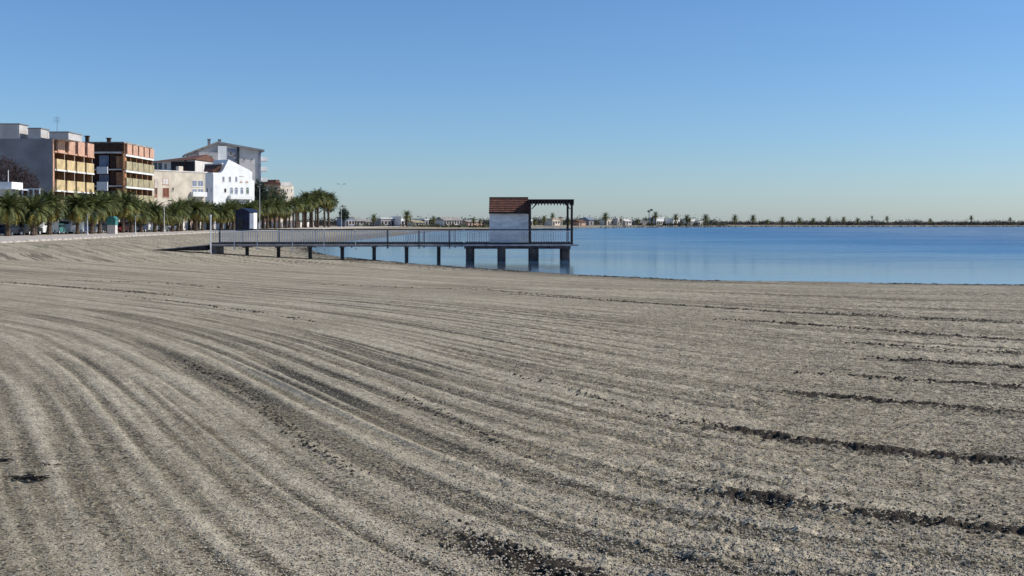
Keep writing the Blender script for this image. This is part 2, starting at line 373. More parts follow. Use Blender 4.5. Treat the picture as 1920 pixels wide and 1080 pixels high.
# loose clods of damp sand along the windrows (real lumps)
def clods():
    g = MB(); ico = [(0,0,1),(.89,0,.45),(.28,.85,.45),(-.72,.53,.45),(-.72,-.53,.45),(.28,-.85,.45),(.72,.53,-.45),(-.28,.85,-.45),(-.89,0,-.45),(-.28,-.85,-.45),(.72,-.53,-.45)]
    fs = [(0,1,2),(0,2,3),(0,3,4),(0,4,5),(0,5,1),(1,6,2),(2,6,7),(2,7,3),(3,7,8),(3,8,4),(4,8,9),(4,9,5),(5,9,10),(5,10,1),(1,10,6)]
    pts = []
    rnd = random.Random(5)
    for pl, hw, ht, st in WIND:
        W = [Vector(gpt(*p)) for p in pl]
        for a, b in zip(W, W[1:]):
            L = (b-a).length
            dens = 62 if a.length < 13 else 22
            for k in range(int(L * dens * st)):
                t = rnd.random(); p = a.lerp(b, t); nrm = (b-a).normalized(); nrm = Vector((-nrm.y, nrm.x))
                q = p + nrm * rnd.gauss(0, hw*.95); s_ = rnd.uniform(.005, .017) * (1 if p.length < 13 else 1.5)
                pts.append((q.x, q.y, s_))
    for k in range(7000):      # strays over the rough side
        py = 1075 - 520*rnd.random()**1.0; px = rnd.uniform(450, 1980)
        if rnd.random() > .25 + .75*(px/1920): continue
        q = gpt(px, py); pts.append((q[0], q[1], rnd.uniform(.003, .008)))
    pale = []
    while len(pale) < 26000:      # pale crumbs of dry sand, densest on the rough open side
        py = 1090 - 560*rnd.random()**1.5; px = rnd.uniform(-20, 1990)
        if rnd.random() > .22 + .78*max(0, px/1920): continue
        q = gpt(px, py); n_ = float(PATCH(q[0], q[1]))
        if rnd.random() > n_: continue
        pale.append((q[0], q[1], rnd.uniform(.004, .010) * (1 if q[1] < 12 else 1.4)))
    ico2 = [(0,0,1),(1,0,.1),(.2,.95,.2),(-.9,.4,.15),(-.6,-.8,.1),(.5,-.85,.25)]; fs2 = [(0,1,2),(0,2,3),(0,3,4),(0,4,5),(0,5,1)]
    res = []
    for name, label, lst, V_, F_, m in (('sand_clods', 'dark damp sand clods along the raked windrows', pts, ico, fs, mat('damp_sand_clod', (.070,.060,.045), .95, .3, 30)),
                          ('sand_crumbs', 'pale crumbs of dry sand scattered over the raked beach', pale, ico2, fs2, mat('dry_sand_crumb', (.45,.385,.285), .95, .2, 30))):
        g = MB(); P = np.array(lst); X, Y = P[:,0], P[:,1]; Z = GROUND_Z(X, Y)
        for (x, y, s_), z in zip(lst, Z):
            a = rnd.uniform(.7, 1.3); b = rnd.uniform(.6, 1.2); c = rnd.uniform(.5, 1.0); t = rnd.random()*6.28; ct, st_ = math.cos(t), math.sin(t)
            g.add([(x + s_*(a*p[0]*ct - b*p[1]*st_), y + s_*(a*p[0]*st_ + b*p[1]*ct), z + s_*(.15 + c*p[2])) for p in V_], F_)
        tag(g.build(name, m, fix=False), label, 'sand clods', kind='stuff')
def PATCH(x, y): return np.clip(.55 + 1.3*fbm(np.array([x*.30+7]), np.array([y*.30]), 2), .1, 1.1)[0]
def GROUND_Z(X, Y):
    d = shore_dist(X, Y); Z = sand_height(X, Y, d); dm, hh = windrow(X, Y)
    h = relief(X, Y)[0]; return Z + (h + hh*.5) * np.clip((75 - np.hypot(X, Y)) / 35, 0, 1)
clods()
def debris(px, py, n, r, label):
    x, y = gpt(px, py); rnd = random.Random(px)
    d = float(shore_dist(np.array([x]), np.array([y]))[0]); z = float(sand_height(np.array([x]), np.array([y]), np.array([d]))[0])
    t = thing('seaweed_clump', label, 'seaweed', (x, y, z - .01))
    g = MB()
    for k in range(n):
        a = rnd.uniform(-r, r); b = rnd.uniform(-r*.35, r*.35); q = Vector((a, b, rnd.uniform(.0, .018)))
        e = Vector((rnd.uniform(-.04,.04), rnd.uniform(-.02,.02), rnd.uniform(-.008,.016)))
        g.tube(q, q+e, .006, .003, 5); g.tube(q+e, q+e*1.6+Vector((.01,0,-.006)), .004, .002, 4)
    g.build('fronds', MWEED, t)
def tide_line():
    g = MB(); rnd = random.Random(77); pts = SHORE_NEAR[2:15]
    for a, b in zip(pts, pts[1:]):
        a = Vector(a); b = Vector(b); L = (b-a).length; nv = Vector((-(b-a).y, (b-a).x)).normalized()
        for k in range(int(L*26)):
            p = a.lerp(b, rnd.random()); off = abs(rnd.gauss(0, .55)) + .15*math.sin(p.x*1.7)
            p = p + nv*off; 
            if vnoise(np.array([p.x*.6]), np.array([p.y*.6]))[0] < -.12: continue
            s_ = rnd.uniform(.015, .055); z = max(0.0, gz_(p.x, p.y)); t = rnd.random()*6.28
            d = Vector((math.cos(t), math.sin(t)*.6, 0))*s_*rnd.uniform(.6, 1.8)
            g.tube((p.x-d.x, p.y-d.y, z-.005), (p.x+d.x, p.y+d.y, z+s_*.5), s_*.55, s_*.25, 5)
    tag(g.build('shore_weed', MWEED), 'thin broken line of dark weed along the near waterline', 'seaweed', kind='stuff')
def gz_(x, y):
    d = shore_dist(np.array([float(x)]), np.array([float(y)])); return float(sand_height(np.array([float(x)]), np.array([float(y)]), d)[0])
MWEED = mat('dry_weed', (.035,.030,.026), .9, .3, 40)
tide_line()
debris(55, 879, 60, .10, 'largest clump of dark dried weed on the pale raked sand, lower left')
debris(12, 848, 20, .05, 'small dark weed scrap above the largest clump, nearest the left edge')
debris(95, 857, 22, .05, 'small dark weed scrap just right of the largest clump')

# ------------------------------------------------------------------ promenade and street
M = {}
M['pave'] = mat('promenade_paving', (.52,.46,.38), .9, .25, .9, col2=(.36,.31,.25))
M['kerb'] = mat('pale_kerb', (.56,.50,.43), .9, .3, 1.2)
M['asphalt'] = mat('asphalt', (.055,.055,.057), .95, .15, 2)
M['line'] = mat('road_paint', (.75,.75,.72), .7, .1, 2)
front = [(-36,-60),(-38.5,60),(-40,88),(-43.6,134),(-46.3,181),(-44.5,260),(-42,302),(-39,400),(-38,470)]
def strip(xl, xr_pts, z, th):
    g = MB(); n = len(xr_pts)
    vs = [(x, y, z) for x, y in xr_pts] + [(xl, y, z) for x, y in xr_pts] + [(x, y, z-th) for x, y in xr_pts] + [(xl, y, z-th) for x, y in xr_pts]
    fs = []
    for i in range(n-1):
        fs += [(i, i+1, n+i+1, n+i), (2*n+i, 3*n+i, 3*n+i+1, 2*n+i+1), (i, 2*n+i, 2*n+i+1, i+1), (n+i, n+i+1, 3*n+i+1, 3*n+i)]
    fs += [(0, n, 3*n, 2*n), (n-1, 3*n-1, 4*n-1, 2*n-1)]
    return g.add(vs, fs)
tag(strip(-57.6, front, 1.13, .6).build('promenade_pavement', M['pave']), kind='structure')
# low pale retaining wall at the edge of the sand, built of separate blocks
lw = thing('low_wall', 'low pale stone edging wall between the raked sand and the promenade palms', 'wall', (0,0,0))
blk = MB(); cap = []
acc = []
for (a, b) in zip(front[1:], front[2:]):
    a = Vector(a); b = Vector(b); L = (b-a).length; n = max(1, int(L/3.0))
    for k in range(n):
        if k*L/n + a.y < 80: continue
        p = a.lerp(b, k/n); q = a.lerp(b, (k+1)/n); acc.append((p, q))
rnd = random.Random(2)
bm_ = MB().box(-.17, .17, .006, 2.99, -.7, .06).mesh('block', M['kerb'])
for p, q in acc:
    o = link('block', bm_, lw, (p.x+.18, p.y, 1.13 + rnd.uniform(-.02,.02))); o.rotation_euler = (0, 0, math.atan2(-(q-p).x, (q-p).y))
tag(MB().box(-67.4, -57.6, -60, 420, .8, 1.04).build('road', M['asphalt']), kind='structure')
tag(MB().box(-120, -67.4, -60, 420, .75, 1.12).build('building_pavement', M['pave']), kind='structure')
g = MB()
for k in range(60): g.box(-62.55, -62.45, 60+k*5, 62.5+k*5, 1.03, 1.044)
tag(g.build('road_markings', M['line']), kind='structure')

# ------------------------------------------------------------------ pier
M['rail_dark'] = mat('dark_green_timber', (.050,.056,.062), .7, .3, 4)
M['rail_metal'] = mat('pale_metal', (.72,.73,.74), .45, .12, 3, metal=.0)
M['concrete'] = mat('weathered_concrete', (.20,.19,.18), .9, .3, 2.5, col2=(.09,.085,.08), bump=.4)
M['pile'] = mat('dark_pile', (.075,.070,.068), .85, .35, 3, col2=(.03,.028,.027), bump=.5)
M['deck'] = mat('deck_timber', (.30,.27,.24), .85, .25, 6)
M['beam'] = mat('dark_beam', (.060,.055,.058), .8, .3, 3)
M['hutwall'] = mat('white_painted_boards', (.80,.78,.76), .6, .12, 2.2, streak=3)
M['edge'] = mat('grey_deck_edge', (.36,.34,.36), .8, .2, 3)
M['tile'] = mat('brown_roof_tile', (.165,.072,.046), .85, .3, 5, col2=(.075,.035,.025))
M['wood_dark'] = mat('dark_stained_wood', (.045,.030,.024), .7, .3, 5)
S = 27.0; YP = 79.0
def PX(px): return (px - 960) / S
def PZ(py): return EYE + (HZ - py) / S
pier = thing('pier', 'long narrow bathing pier with vertical bar railings on short dark piles', 'pier', (0, YP, 0))
ZD = PZ(458.3)
x0, x1, xe = PX(396), PX(868), PX(1079)
YB = 2.3
def P(g, name, m, **k): return g.build(name, M[m], pier, **k)
# deck: joined boards on stringers
g = MB(); x = x0
while x < x1: g.box(x, min(x+.135, x1), .02, YB, ZD-.05, ZD); x += .145
x = x1
while x < xe: g.box(x, min(x+.135, xe), -.30, 3.5, ZD-.05, ZD); x += .145
tag(P(g, 'deck_boards', 'deck'), kind='stuff')
P(MB().box(x0, x1-.01, -.03, .02, ZD-.13, ZD-.002), 'side_beam', 'edge'); P(MB().box(x0, x1-.01, YB, YB+.05, ZD-.17, ZD-.002), 'side_beam', 'beam')
P(MB().box(x0+.1, x1, .55, .7, ZD-.17, ZD-.052), 'stringer', 'concrete'); P(MB().box(x0+.1, x1, 1.7, 1.85, ZD-.17, ZD-.052), 'stringer', 'concrete')
P(MB().box(x1, xe+.18, -.36, -.302, ZD-.10, ZD+.01), 'edge_board', 'edge')
P(MB().box(x1+.1, xe-.35, -.26, 3.4, ZD-.30, ZD-.052), 'platform_beam', 'beam')
pile_px = [457.5, 517, 577, 638, 698.5, 760, 821]
pile_big = [(880, 13), (940, 15), (1001, 18), (1061, 15)]
def gz(x, y):
    d = shore_dist(np.array([float(x)]), np.array([float(y)])); return float(sand_height(np.array([float(x)]), np.array([float(y)]), d)[0])
for px in pile_px:
    X = PX(px)
    for yy in (.95,):
        zb = gz(X, YP+yy) - .4
        g = MB(); g.lathe([(.125, zb), (.13, zb+.1), (.128, ZD-.36), (.135, ZD-.34), (.135, ZD-.24)], 12, X, yy); P(g, 'piling', 'pile')
    P(MB().box(X-.08, X+.08, .1, YB-.1, ZD-.238, ZD-.172), 'crossbeam', 'beam')
for px, wd in pile_big:
    X = PX(px); h = wd/S/2
    for yy in (-.15, 1.5, 3.0):
        zb = gz(X, YP+yy) - .5
        bev = .05
        g = MB(); g.prism([(X-h+bev, yy), (X+h-bev, yy), (X+h, yy+bev), (X+h, yy+2*h-bev), (X+h-bev, yy+2*h), (X-h+bev, yy+2*h), (X-h, yy+2*h-bev), (X-h, yy+bev)], zb, ZD-.302, 'z')
        P(g, 'piling', 'pile')
# railings: handrail, bottom rail, balusters, posts
ZT = PZ(430.5)
bal = MB().box(-.022, .022, -.010, .010, 0, ZT-ZD-.20).mesh('baluster', M['rail_metal'])
post = MB(); post.box(-.024, .024, -.024, .024, -.30, ZT-ZD+.01); post.box(-.06, .06, -.05, .03, -.34, -.30); post.box(.05, .10, -.03, .01, -.36, -.27)
post = post.mesh('railing_post', M['rail_metal'])
pd = MB(); pd.box(-.03, .03, -.03, .03, -.24, ZT-ZD+.01); pd.box(-.06, .06, -.05, .03, -.28, -.24); pd = pd.mesh('railing_post', M['rail_dark'])
def railing(xa, xb, y, front_=True, posts=()):
    r = MB().box(xa, xb, y-.045, y+.045, ZT-.04, ZT+.03).build('handrail', M['rail_dark'], pier)
    MB().box(xa, xb, y-.02, y+.02, ZT-.13, ZT-.09).build('top_rail', M['rail_metal'], pier)
    MB().box(xa, xb, y-.03, y+.03, ZD+.02, ZD+.14).build('bottom_rail', M['rail_dark'], pier)
    n = int((xb-xa)/.17)
    if front_:
        for k in range(1, n): link('baluster', bal, pier, (xa+(xb-xa)*k/n, y, ZD+.09))
    else:
        g = MB()
        for k in range(1, n): X = xa+(xb-xa)*k/n; g.box(X-.018, X+.018, y-.008, y+.008, ZD+.09, ZT-.13)
        tag(g.build('balusters', M['rail_metal'], pier), kind='stuff')
railing(x0, x1, -.06); railing(x1+.02, xe-.2, -.27)
railing(x0, x1-.1, YB+.08, False); railing(x1, xe-.2, 3.45, False)
for px in (440, 483, 549, 608, 667, 727, 786, 843): link('railing_post', post if px < 720 else pd, pier, (PX(px), -.11, ZD))
for px in (440, 510, 580, 650, 720, 790, 850): link('railing_post', pd, pier, (PX(px), YB+.13, ZD))
P(MB().box(xe-.22, xe-.16, -.30, 3.48, ZT-.04, ZT+.03), 'handrail', 'rail_dark'); P(MB().box(xe-.22, xe-.16, -.28, 3.45, ZD+.03, ZD+.09), 'bottom_rail', 'rail_dark')
g = MB()
for k in range(1, 26): yy = -.27+k*3.7/27; g.box(xe-.20, xe-.18, yy-.008, yy+.008, ZD+.09, ZT-.04)
tag(P(g, 'balusters', 'rail_metal'), kind='stuff')
P(MB().box(x0-.05, x0+.04, -.12, -.02, gz(x0, YP)-.2, ZT+.1), 'end_post', 'rail_dark'); P(MB().box(x0-.05, x0+.04, YB, YB+.1, gz(x0, YP)-.2, ZT+.1), 'end_post', 'rail_dark')
P(MB().box(x0-.02, x0+.3, .0, YB, gz(x0,YP)-.3, ZD-.06), 'abutment', 'concrete')
# ramp
xr = PX(287); zr = gz(xr, YP+1) + .01
ramp = thing('access_ramp', 'sloping ramp from the sand up to the left end of the pier', 'ramp', (0, YP, 0))
MB().prism([(xr, zr), (x0-.06, ZD-.06), (x0-.06, ZD), (xr-.1, zr+.03)], .05, YB, 'y').build('ramp_deck', M['edge'], ramp)
MB().prism([(xr+.6, zr-.02), (x0-.3, zr-.02), (x0-.3, ZD-.08), (xr+.6, zr+.07)], .18, .30, 'y').build('side_beam', M['beam'], ramp)  # dark wedge filling the ramp's underside, standing in for the shadow beneath
MB().prism([(xr+.6, zr-.02), (x0-.3, zr-.02), (x0-.3, ZD-.08), (xr+.6, zr+.07)], 1.9, 2.0, 'y').build('side_beam', M['beam'], ramp)  # matching dark wedge for the shadow, far side of the ramp
# white pole and gate post at the head of the ramp
t = thing('white_pole', 'slim white pole standing at the left head of the pier', 'pole', (PX(397.5)-.02, YP-.28, gz(PX(397.5), YP-.28)-.1))
zb = t.location.z
MB().lathe([(.085,0),(.085,.12),(.052,.14),(.048,PZ(404)-zb-.1),(.07,PZ(404)-zb-.1),(.07,PZ(403)-zb)], 12).build('shaft', M['rail_metal'], t)
MB().lathe([(.14,.06),(.14,.13),(.09,.14)], 12).build('base_flange', M['concrete'], t)

# hut on the platform
hut = thing('bathing_hut', 'small white boarded hut with brown tiled roof on the pier platform', 'hut', (PX(917.5), YP, ZD))
HW = PX(991) - PX(917.5); HY0, HY1 = .25, 2.95; HH = PZ(398) - ZD
g = MB(); g.box(.03, HW-.03, HY0+.03, HY1-.03, .02, HH)
g.build('core_wall', M['hutwall'], hut)
nb = 14
for k in range(nb):
    z0 = .02 + k*(HH-.02)/nb; z1 = z0 + (HH-.02)/nb - .028
    o = MB().prism([(HY0, z0), (HY0+.028, z0), (HY0+.028, z1), (HY0+.014, z1)], 0, HW, 'x').build('board', M['hutwall'], hut)
    MB().box(HW-.028, HW-.004, HY0+.03, HY1, z0, z1).build('board', M['hutwall'], hut)
RZ = PZ(370) - ZD; ym = (HY0+HY1)/2
g = MB(); g.prism([(HY0-.22, HH+.0), (HY1+.22, HH+.0), (ym, RZ-.05)], .02, HW-.02, 'x'); g.build('roof_core', M['wood_dark'], hut)
nc = 8
for side in (0, 1):
    for k in range(nc):
        a, b = k/nc, (k+1.12)/nc
        ya = (HY0-.27)*(1-a) + ym*a; yb = (HY0-.27)*(1-b) + ym*b; za = HH-.03 + (RZ-HH)*a; zb_ = HH-.03 + (RZ-HH)*b
        pts = [(ya, za+.01), (yb, zb_-.02), (yb, zb_+.005), (ya, za+.065)]
        if side: pts = [(2*ym-p, q) for p, q in pts][::-1]
        MB().prism(pts, -.03, HW+.0, 'x').build('tile_course', M['tile'], hut)
MB().box(-.035, HW+.005, ym-.09, ym+.09, RZ-.02, RZ+.05).build('ridge_cap', M['wood_dark'], hut)
MB().box(-.03, HW, HY0-.30, HY0-.272, HH-.10, HH+.02).build('fascia', M['wood_dark'], hut)
d_ = MB().box(HW-.002, HW+.03, 1.2, 2.1, .02, 2.0).build('door', M['rail_dark'], hut)
# pergola
pg = thing('pergola', 'dark timber pergola at the seaward end of the pier beside the hut', 'pergola', (PX(991), YP, ZD))
GW = PX(1075) - PX(991); zt = PZ(375.5) - ZD; G0, G1 = -.22, 3.0
for x, y in ((.10, G0), (GW-.12, G0), (GW-.25, G1), (.10, G1)):
    MB().box(x-.075, x+.075, y-.075, y+.075, 0, zt-.20).build('post', M['wood_dark'], pg)
for y in (G0, G1): MB().box(-.12, GW+.03, y-.06, y+.06, zt-.20, zt-.02).build('beam', M['wood_dark'], pg)
for x in (.10, GW-.12): MB().box(x-.05, x+.05, G0+.07, G1-.07, zt-.18, zt-.04).build('side_beam', M['wood_dark'], pg)
nr_ = 15
for k in range(nr_):
    x = .02 + (GW-.05)*k/(nr_-1)
    MB().prism([(G0-.28, zt-.30), (G0-.24, zt-.36), (G0-.16, zt-.36), (G0-.12, zt-.19), (G1+.3, zt-.19), (G1+.3, zt+.02), (G0-.28, zt+.02)], x-.035, x+.035, 'x').build('rafter', M['wood_dark'], pg)
for k in range(16): MB().box(-.1, GW+.04, G0-.25+k*.23, G0-.20+k*.23, zt+.021, zt+.06).build('batten', M['wood_dark'], pg)
for x, s_ in ((.175, 1), (GW-.195, -1)):
    MB().prism([(x, zt-.62), (x+s_*.07, zt-.62), (x+s_*.42, zt-.27), (x+s_*.42, zt-.20), (x+s_*.34, zt-.20)], G0-.03, G0+.03, 'y').build('brace', M['wood_dark'], pg)

# ------------------------------------------------------------------ foliage makers
M['palm_leaf'] = mat('palm_leaf', (.165,.180,.055), .6, .45, .55, col2=(.018,.034,.012))
M['palm_old'] = mat('palm_old_leaf', (.33,.28,.065), .8, .4, .9, col2=(.13,.10,.028))
M['palm_trunk'] = mat('palm_trunk', (.13,.095,.070), .95, .4, 5, bump=.8)
M['leaf_green'] = mat('broad_leaf', (.055,.075,.035), .8, .5, .9, col2=(.020,.032,.016))
M['leaf_dark'] = mat('cypress_leaf', (.022,.042,.022), .85, .4, 1)
M['leaf_purple'] = mat('dull_purple_twigs', (.060,.040,.040), .9, .35, 1)
M['bark'] = mat('bark', (.09,.07,.055), .95, .3, 6, bump=.6)
def frond(g, az, el, L, droop, width, n, rnd):
    d = Vector((math.cos(az), math.sin(az), 0)); p = Vector((0, 0, 0)) + d*.12; e = el; step = L/n; side = Vector((-d.y, d.x, 0))
    for k in range(n):
        q = p + (d*math.cos(e) + Vector((0,0,1))*math.sin(e))*step
        t = (k+.5)/n; wl = width * (math.sin(math.pi*min(1, t*.92+.08))**.6) * rnd.uniform(.8, 1.1)
        up = (d*-math.sin(e) + Vector((0,0,1))*math.cos(e))
        r = side*.02
        g.add([p-r, p+r, q+r, q-r], [(0,1,2,3)])
        for s_ in (-1, 1):
            tip = p.lerp(q, .9) + side*s_*wl + up*(-.25*wl) + (q-p)*.7
            g.add([p, q, tip], [(0,1,2)])
            tip2 = p.lerp(q, .5) + side*s_*wl*.8 + up*(.15*wl) + (q-p)*.9
            g.add([p.lerp(q,.2), p.lerp(q,.8), tip2], [(0,1,2)])
        e -= droop/n*(1+t); p = q
def palm_meshes(seed, L=2.4, nf=84, seg=8):
    rnd = random.Random(seed); g = MB(); o = MB()
    for k in range(nf):
        t = k/nf; el = R(88 - 112*t**.85) + rnd.uniform(-.12, .12)
        frond(g, k*2.39996 + rnd.uniform(-.2,.2), el, L*rnd.uniform(.82, 1.08), R(38 + 40*t)*rnd.uniform(.6,1.3), .36*L/2.4, seg, rnd)
    for k in range(int(nf*.55)):
        frond(o, k*2.39996 + 1, R(rnd.uniform(-55, 2)), L*rnd.uniform(.65, .92), R(60)*rnd.uniform(.6,1.2), .30*L/2.4, seg-2, rnd)
    return g.mesh('crown', M['palm_leaf'], fix=False), o.mesh('old_fronds', M['palm_old'], fix=False)
def trunk_mesh(h, r, seed):
    rnd = random.Random(seed); prof = []; n = 14
    for k in range(n+1):
        t = k/n; prof.append((r*(1.25-.35*min(1,t*3))*(1.12 if k % 2 else .95)*(1 + .45*max(0, t-.78)/.22), h*t))
    return MB().lathe(prof, 10).mesh('trunk', M['palm_trunk'])
CR = [palm_meshes(s) for s in (11, 12, 13, 14)]
CF = [palm_meshes(s, 2.4, 34, 5) for s in (21, 22)]
TR = [trunk_mesh(1.0, 1.0, 1)]
def palm(name, label, X, Y, z, h, cr, var, group, rt=.24, far=False):
    t = thing(name, label, 'palm', (X, Y, z), 0, group)
    a, b = (CF if far else CR)[var % (2 if far else 4)]
    th = max(.6, h - cr*.80)
    o = link('trunk', TR[0], t); o.scale = (rt, rt, th)
    o = link('crown', a, t, (0,0,th)); k = cr/2.2; o.scale = (k, k, k*.95); o.rotation_euler = (0, 0, var*1.7)
    o = link('old_fronds', b, t, (0,0,th-.05)); o.scale = (k*.92, k*.92, k); o.rotation_euler = (0, 0, var*1.1)
    return t
# promenade palms, front row then second row
TOPX = [-60,0,45,75,110,150,190,230,265,290,320,345,375,400,430,460,500,540,556,578,600,620,636,652,700]
TOPY = [360,357,367,371,361,369,363,361,376,388,384,372,377,386,373,383,379,381,374,365,359,363,374,392,400]
rnd = random.Random(41); k = 0; Y = 121.0
while Y < 345:
    px = 960 - 55.5*F/Y
    h = z_at(float(np.interp(px, TOPX, TOPY)) + rnd.uniform(-7, 2), Y) - 1.12
    cr = min(2.2 + max(0, px-540)*.008 + rnd.uniform(-.3, .35), h*.46)
    palm('palm_tree', f'{ORD[k]} bushy palm from the left in the front row along the promenade', -55.5 + rnd.uniform(-.9,.9), Y, 1.12, h, cr, k, 'palms in the front row along the promenade', .27*rnd.uniform(.8,1.15))
    k += 1; Y += 4.3 + rnd.uniform(-1.5, 1.7) + (Y-121)*.008
k = 0; Y = 126.0
while Y < 350 and k < 55:
    px = 960 - 60.2*F/Y
    h = z_at(float(np.interp(px, TOPX, TOPY)) + rnd.uniform(-5, 6), Y) - 1.10
    cr = min(2.35 + max(0, px-540)*.008 + rnd.uniform(-.3, .3), h*.46)
    palm('palm_tree', f'{ORD[k]} palm from the left in the row behind the promenade palms', -60.2 + rnd.uniform(-.8,.8), Y, 1.10, h, cr, k+2, 'palms in the second row behind the promenade', .27*rnd.uniform(.8,1.15))
    k += 1; Y += 4.9 + rnd.uniform(-1.6, 1.6) + (Y-121)*.005

def leafy(name, label, cat, X, Y, z, h, crown, m, n, leaf, seed, group=None, trunk_h=None, limbs=7, tr=.2):
    """crown: list of (dx, dy, dz, rx, ry, rz) ellipsoids filled with leaf clumps"""
    rnd = random.Random(seed); t = thing(name, label, cat, (X, Y, z), 0, group)
    th = trunk_h if trunk_h is not None else h*.35
    g = MB(); g.tube((0,0,0), (.05,0,th), tr, tr*.7, 9)
    for k in range(limbs):
        c = crown[k % len(crown)]; a = rnd.random()*6.28
        q = Vector((c[0] + c[3]*.6*math.cos(a), c[1] + c[4]*.6*math.sin(a), c[2] + rnd.uniform(-.3,.5)*c[5]))
        mid = Vector((.05,0,th)).lerp(q, .5) + Vector((rnd.uniform(-.2,.2), rnd.uniform(-.2,.2), .15*h*.2))
        g.tube((.05,0,th-.1), mid, tr*.5, tr*.3, 6); g.tube(mid, q, tr*.3, tr*.08, 5)
    g.build('trunk', M['bark'], t)
    v = []; f = []; vol = [c[3]*c[4]*c[5] for c in crown]; sv = sum(vol)
    for c, vv in zip(crown, vol):
        ncl = max(6, int(n*vv/sv/14))
        for _ in range(ncl):
            while True:
                u = Vector((rnd.uniform(-1,1), rnd.uniform(-1,1), rnd.uniform(-1,1)))
                if .25 < u.length < 1: break
            u *= rnd.uniform(.9, 1.12)
            cc = Vector((c[0]+u.x*c[3], c[1]+u.y*c[4], c[2]+u.z*c[5])); cs = leaf*rnd.uniform(1.3, 3.0)
            for _ in range(14):
                p = cc + Vector((rnd.gauss(0,.5), rnd.gauss(0,.5), rnd.gauss(0,.4)))*cs
                a = Vector((rnd.gauss(0,1), rnd.gauss(0,1), rnd.gauss(0,1))).normalized(); b = a.orthogonal().normalized()
                s_ = leaf*rnd.uniform(.5, 1.1); i = len(v)
                v += [tuple(p-a*s_), tuple(p+b*s_*.45), tuple(p+a*s_), tuple(p-b*s_*.45)]; f.append((i, i+1, i+2, i+3))
    me = bpy.data.meshes.new('crown'); me.from_pydata(v, [], f); me.materials.append(m); link('crown', me, t)
    return t

# ------------------------------------------------------------------ buildings
M['cream'] = mat('cream_render', (.56,.53,.50), .85, .12, .35)
M['greywall'] = mat('grey_render', (.25,.25,.26), .9, .14, .3)
M['orange'] = mat('orange_brick', (.44,.22,.11), .85, .2, 1.5)
M['pinkpanel'] = mat('salmon_render', (.60,.36,.25), .85, .12, 1)
M['yellowpanel'] = mat('ochre_balcony', (.62,.47,.25), .85, .15, 1)
M['olivepanel'] = mat('tan_awning', (.42,.36,.22), .85, .2, 1.2)
M['white'] = mat('white_render', (.84,.84,.81), .8, .06, .5)
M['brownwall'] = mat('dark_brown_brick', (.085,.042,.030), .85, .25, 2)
M['redshutter'] = mat('brown_red_shutter', (.20,.070,.040), .7, .2, 3)
M['beige'] = mat('beige_render', (.66,.58,.46), .85, .12, .5)
M['pale'] = mat('pale_render', (.70,.65,.60), .85, .1, .4)
M['terracotta'] = mat('terracotta_tiles', (.155,.080,.058), .85, .3, 1.2, col2=(.10,.045,.032))
M['greyroof'] = mat('grey_roof', (.36,.33,.29), .85, .25, 1)
M['dark'] = mat('dark_opening', (.028,.026,.030), .6, .3, 1)
M['glass'] = mat('window_glass', (.035,.045,.055), .12, .2, 1, spec=.6)
M['bluegrey'] = mat('blue_grey_panel', (.22,.25,.32), .6, .15, 1)
M['navy'] = mat('navy_paint', (.018,.030,.075), .5, .25, 1)
M['sage'] = mat('green_shutter', (.13,.20,.15), .6, .15, 2)
M['teal'] = mat('teal_paint', (.06,.22,.20), .5, .15, 2)
GZ = 1.0
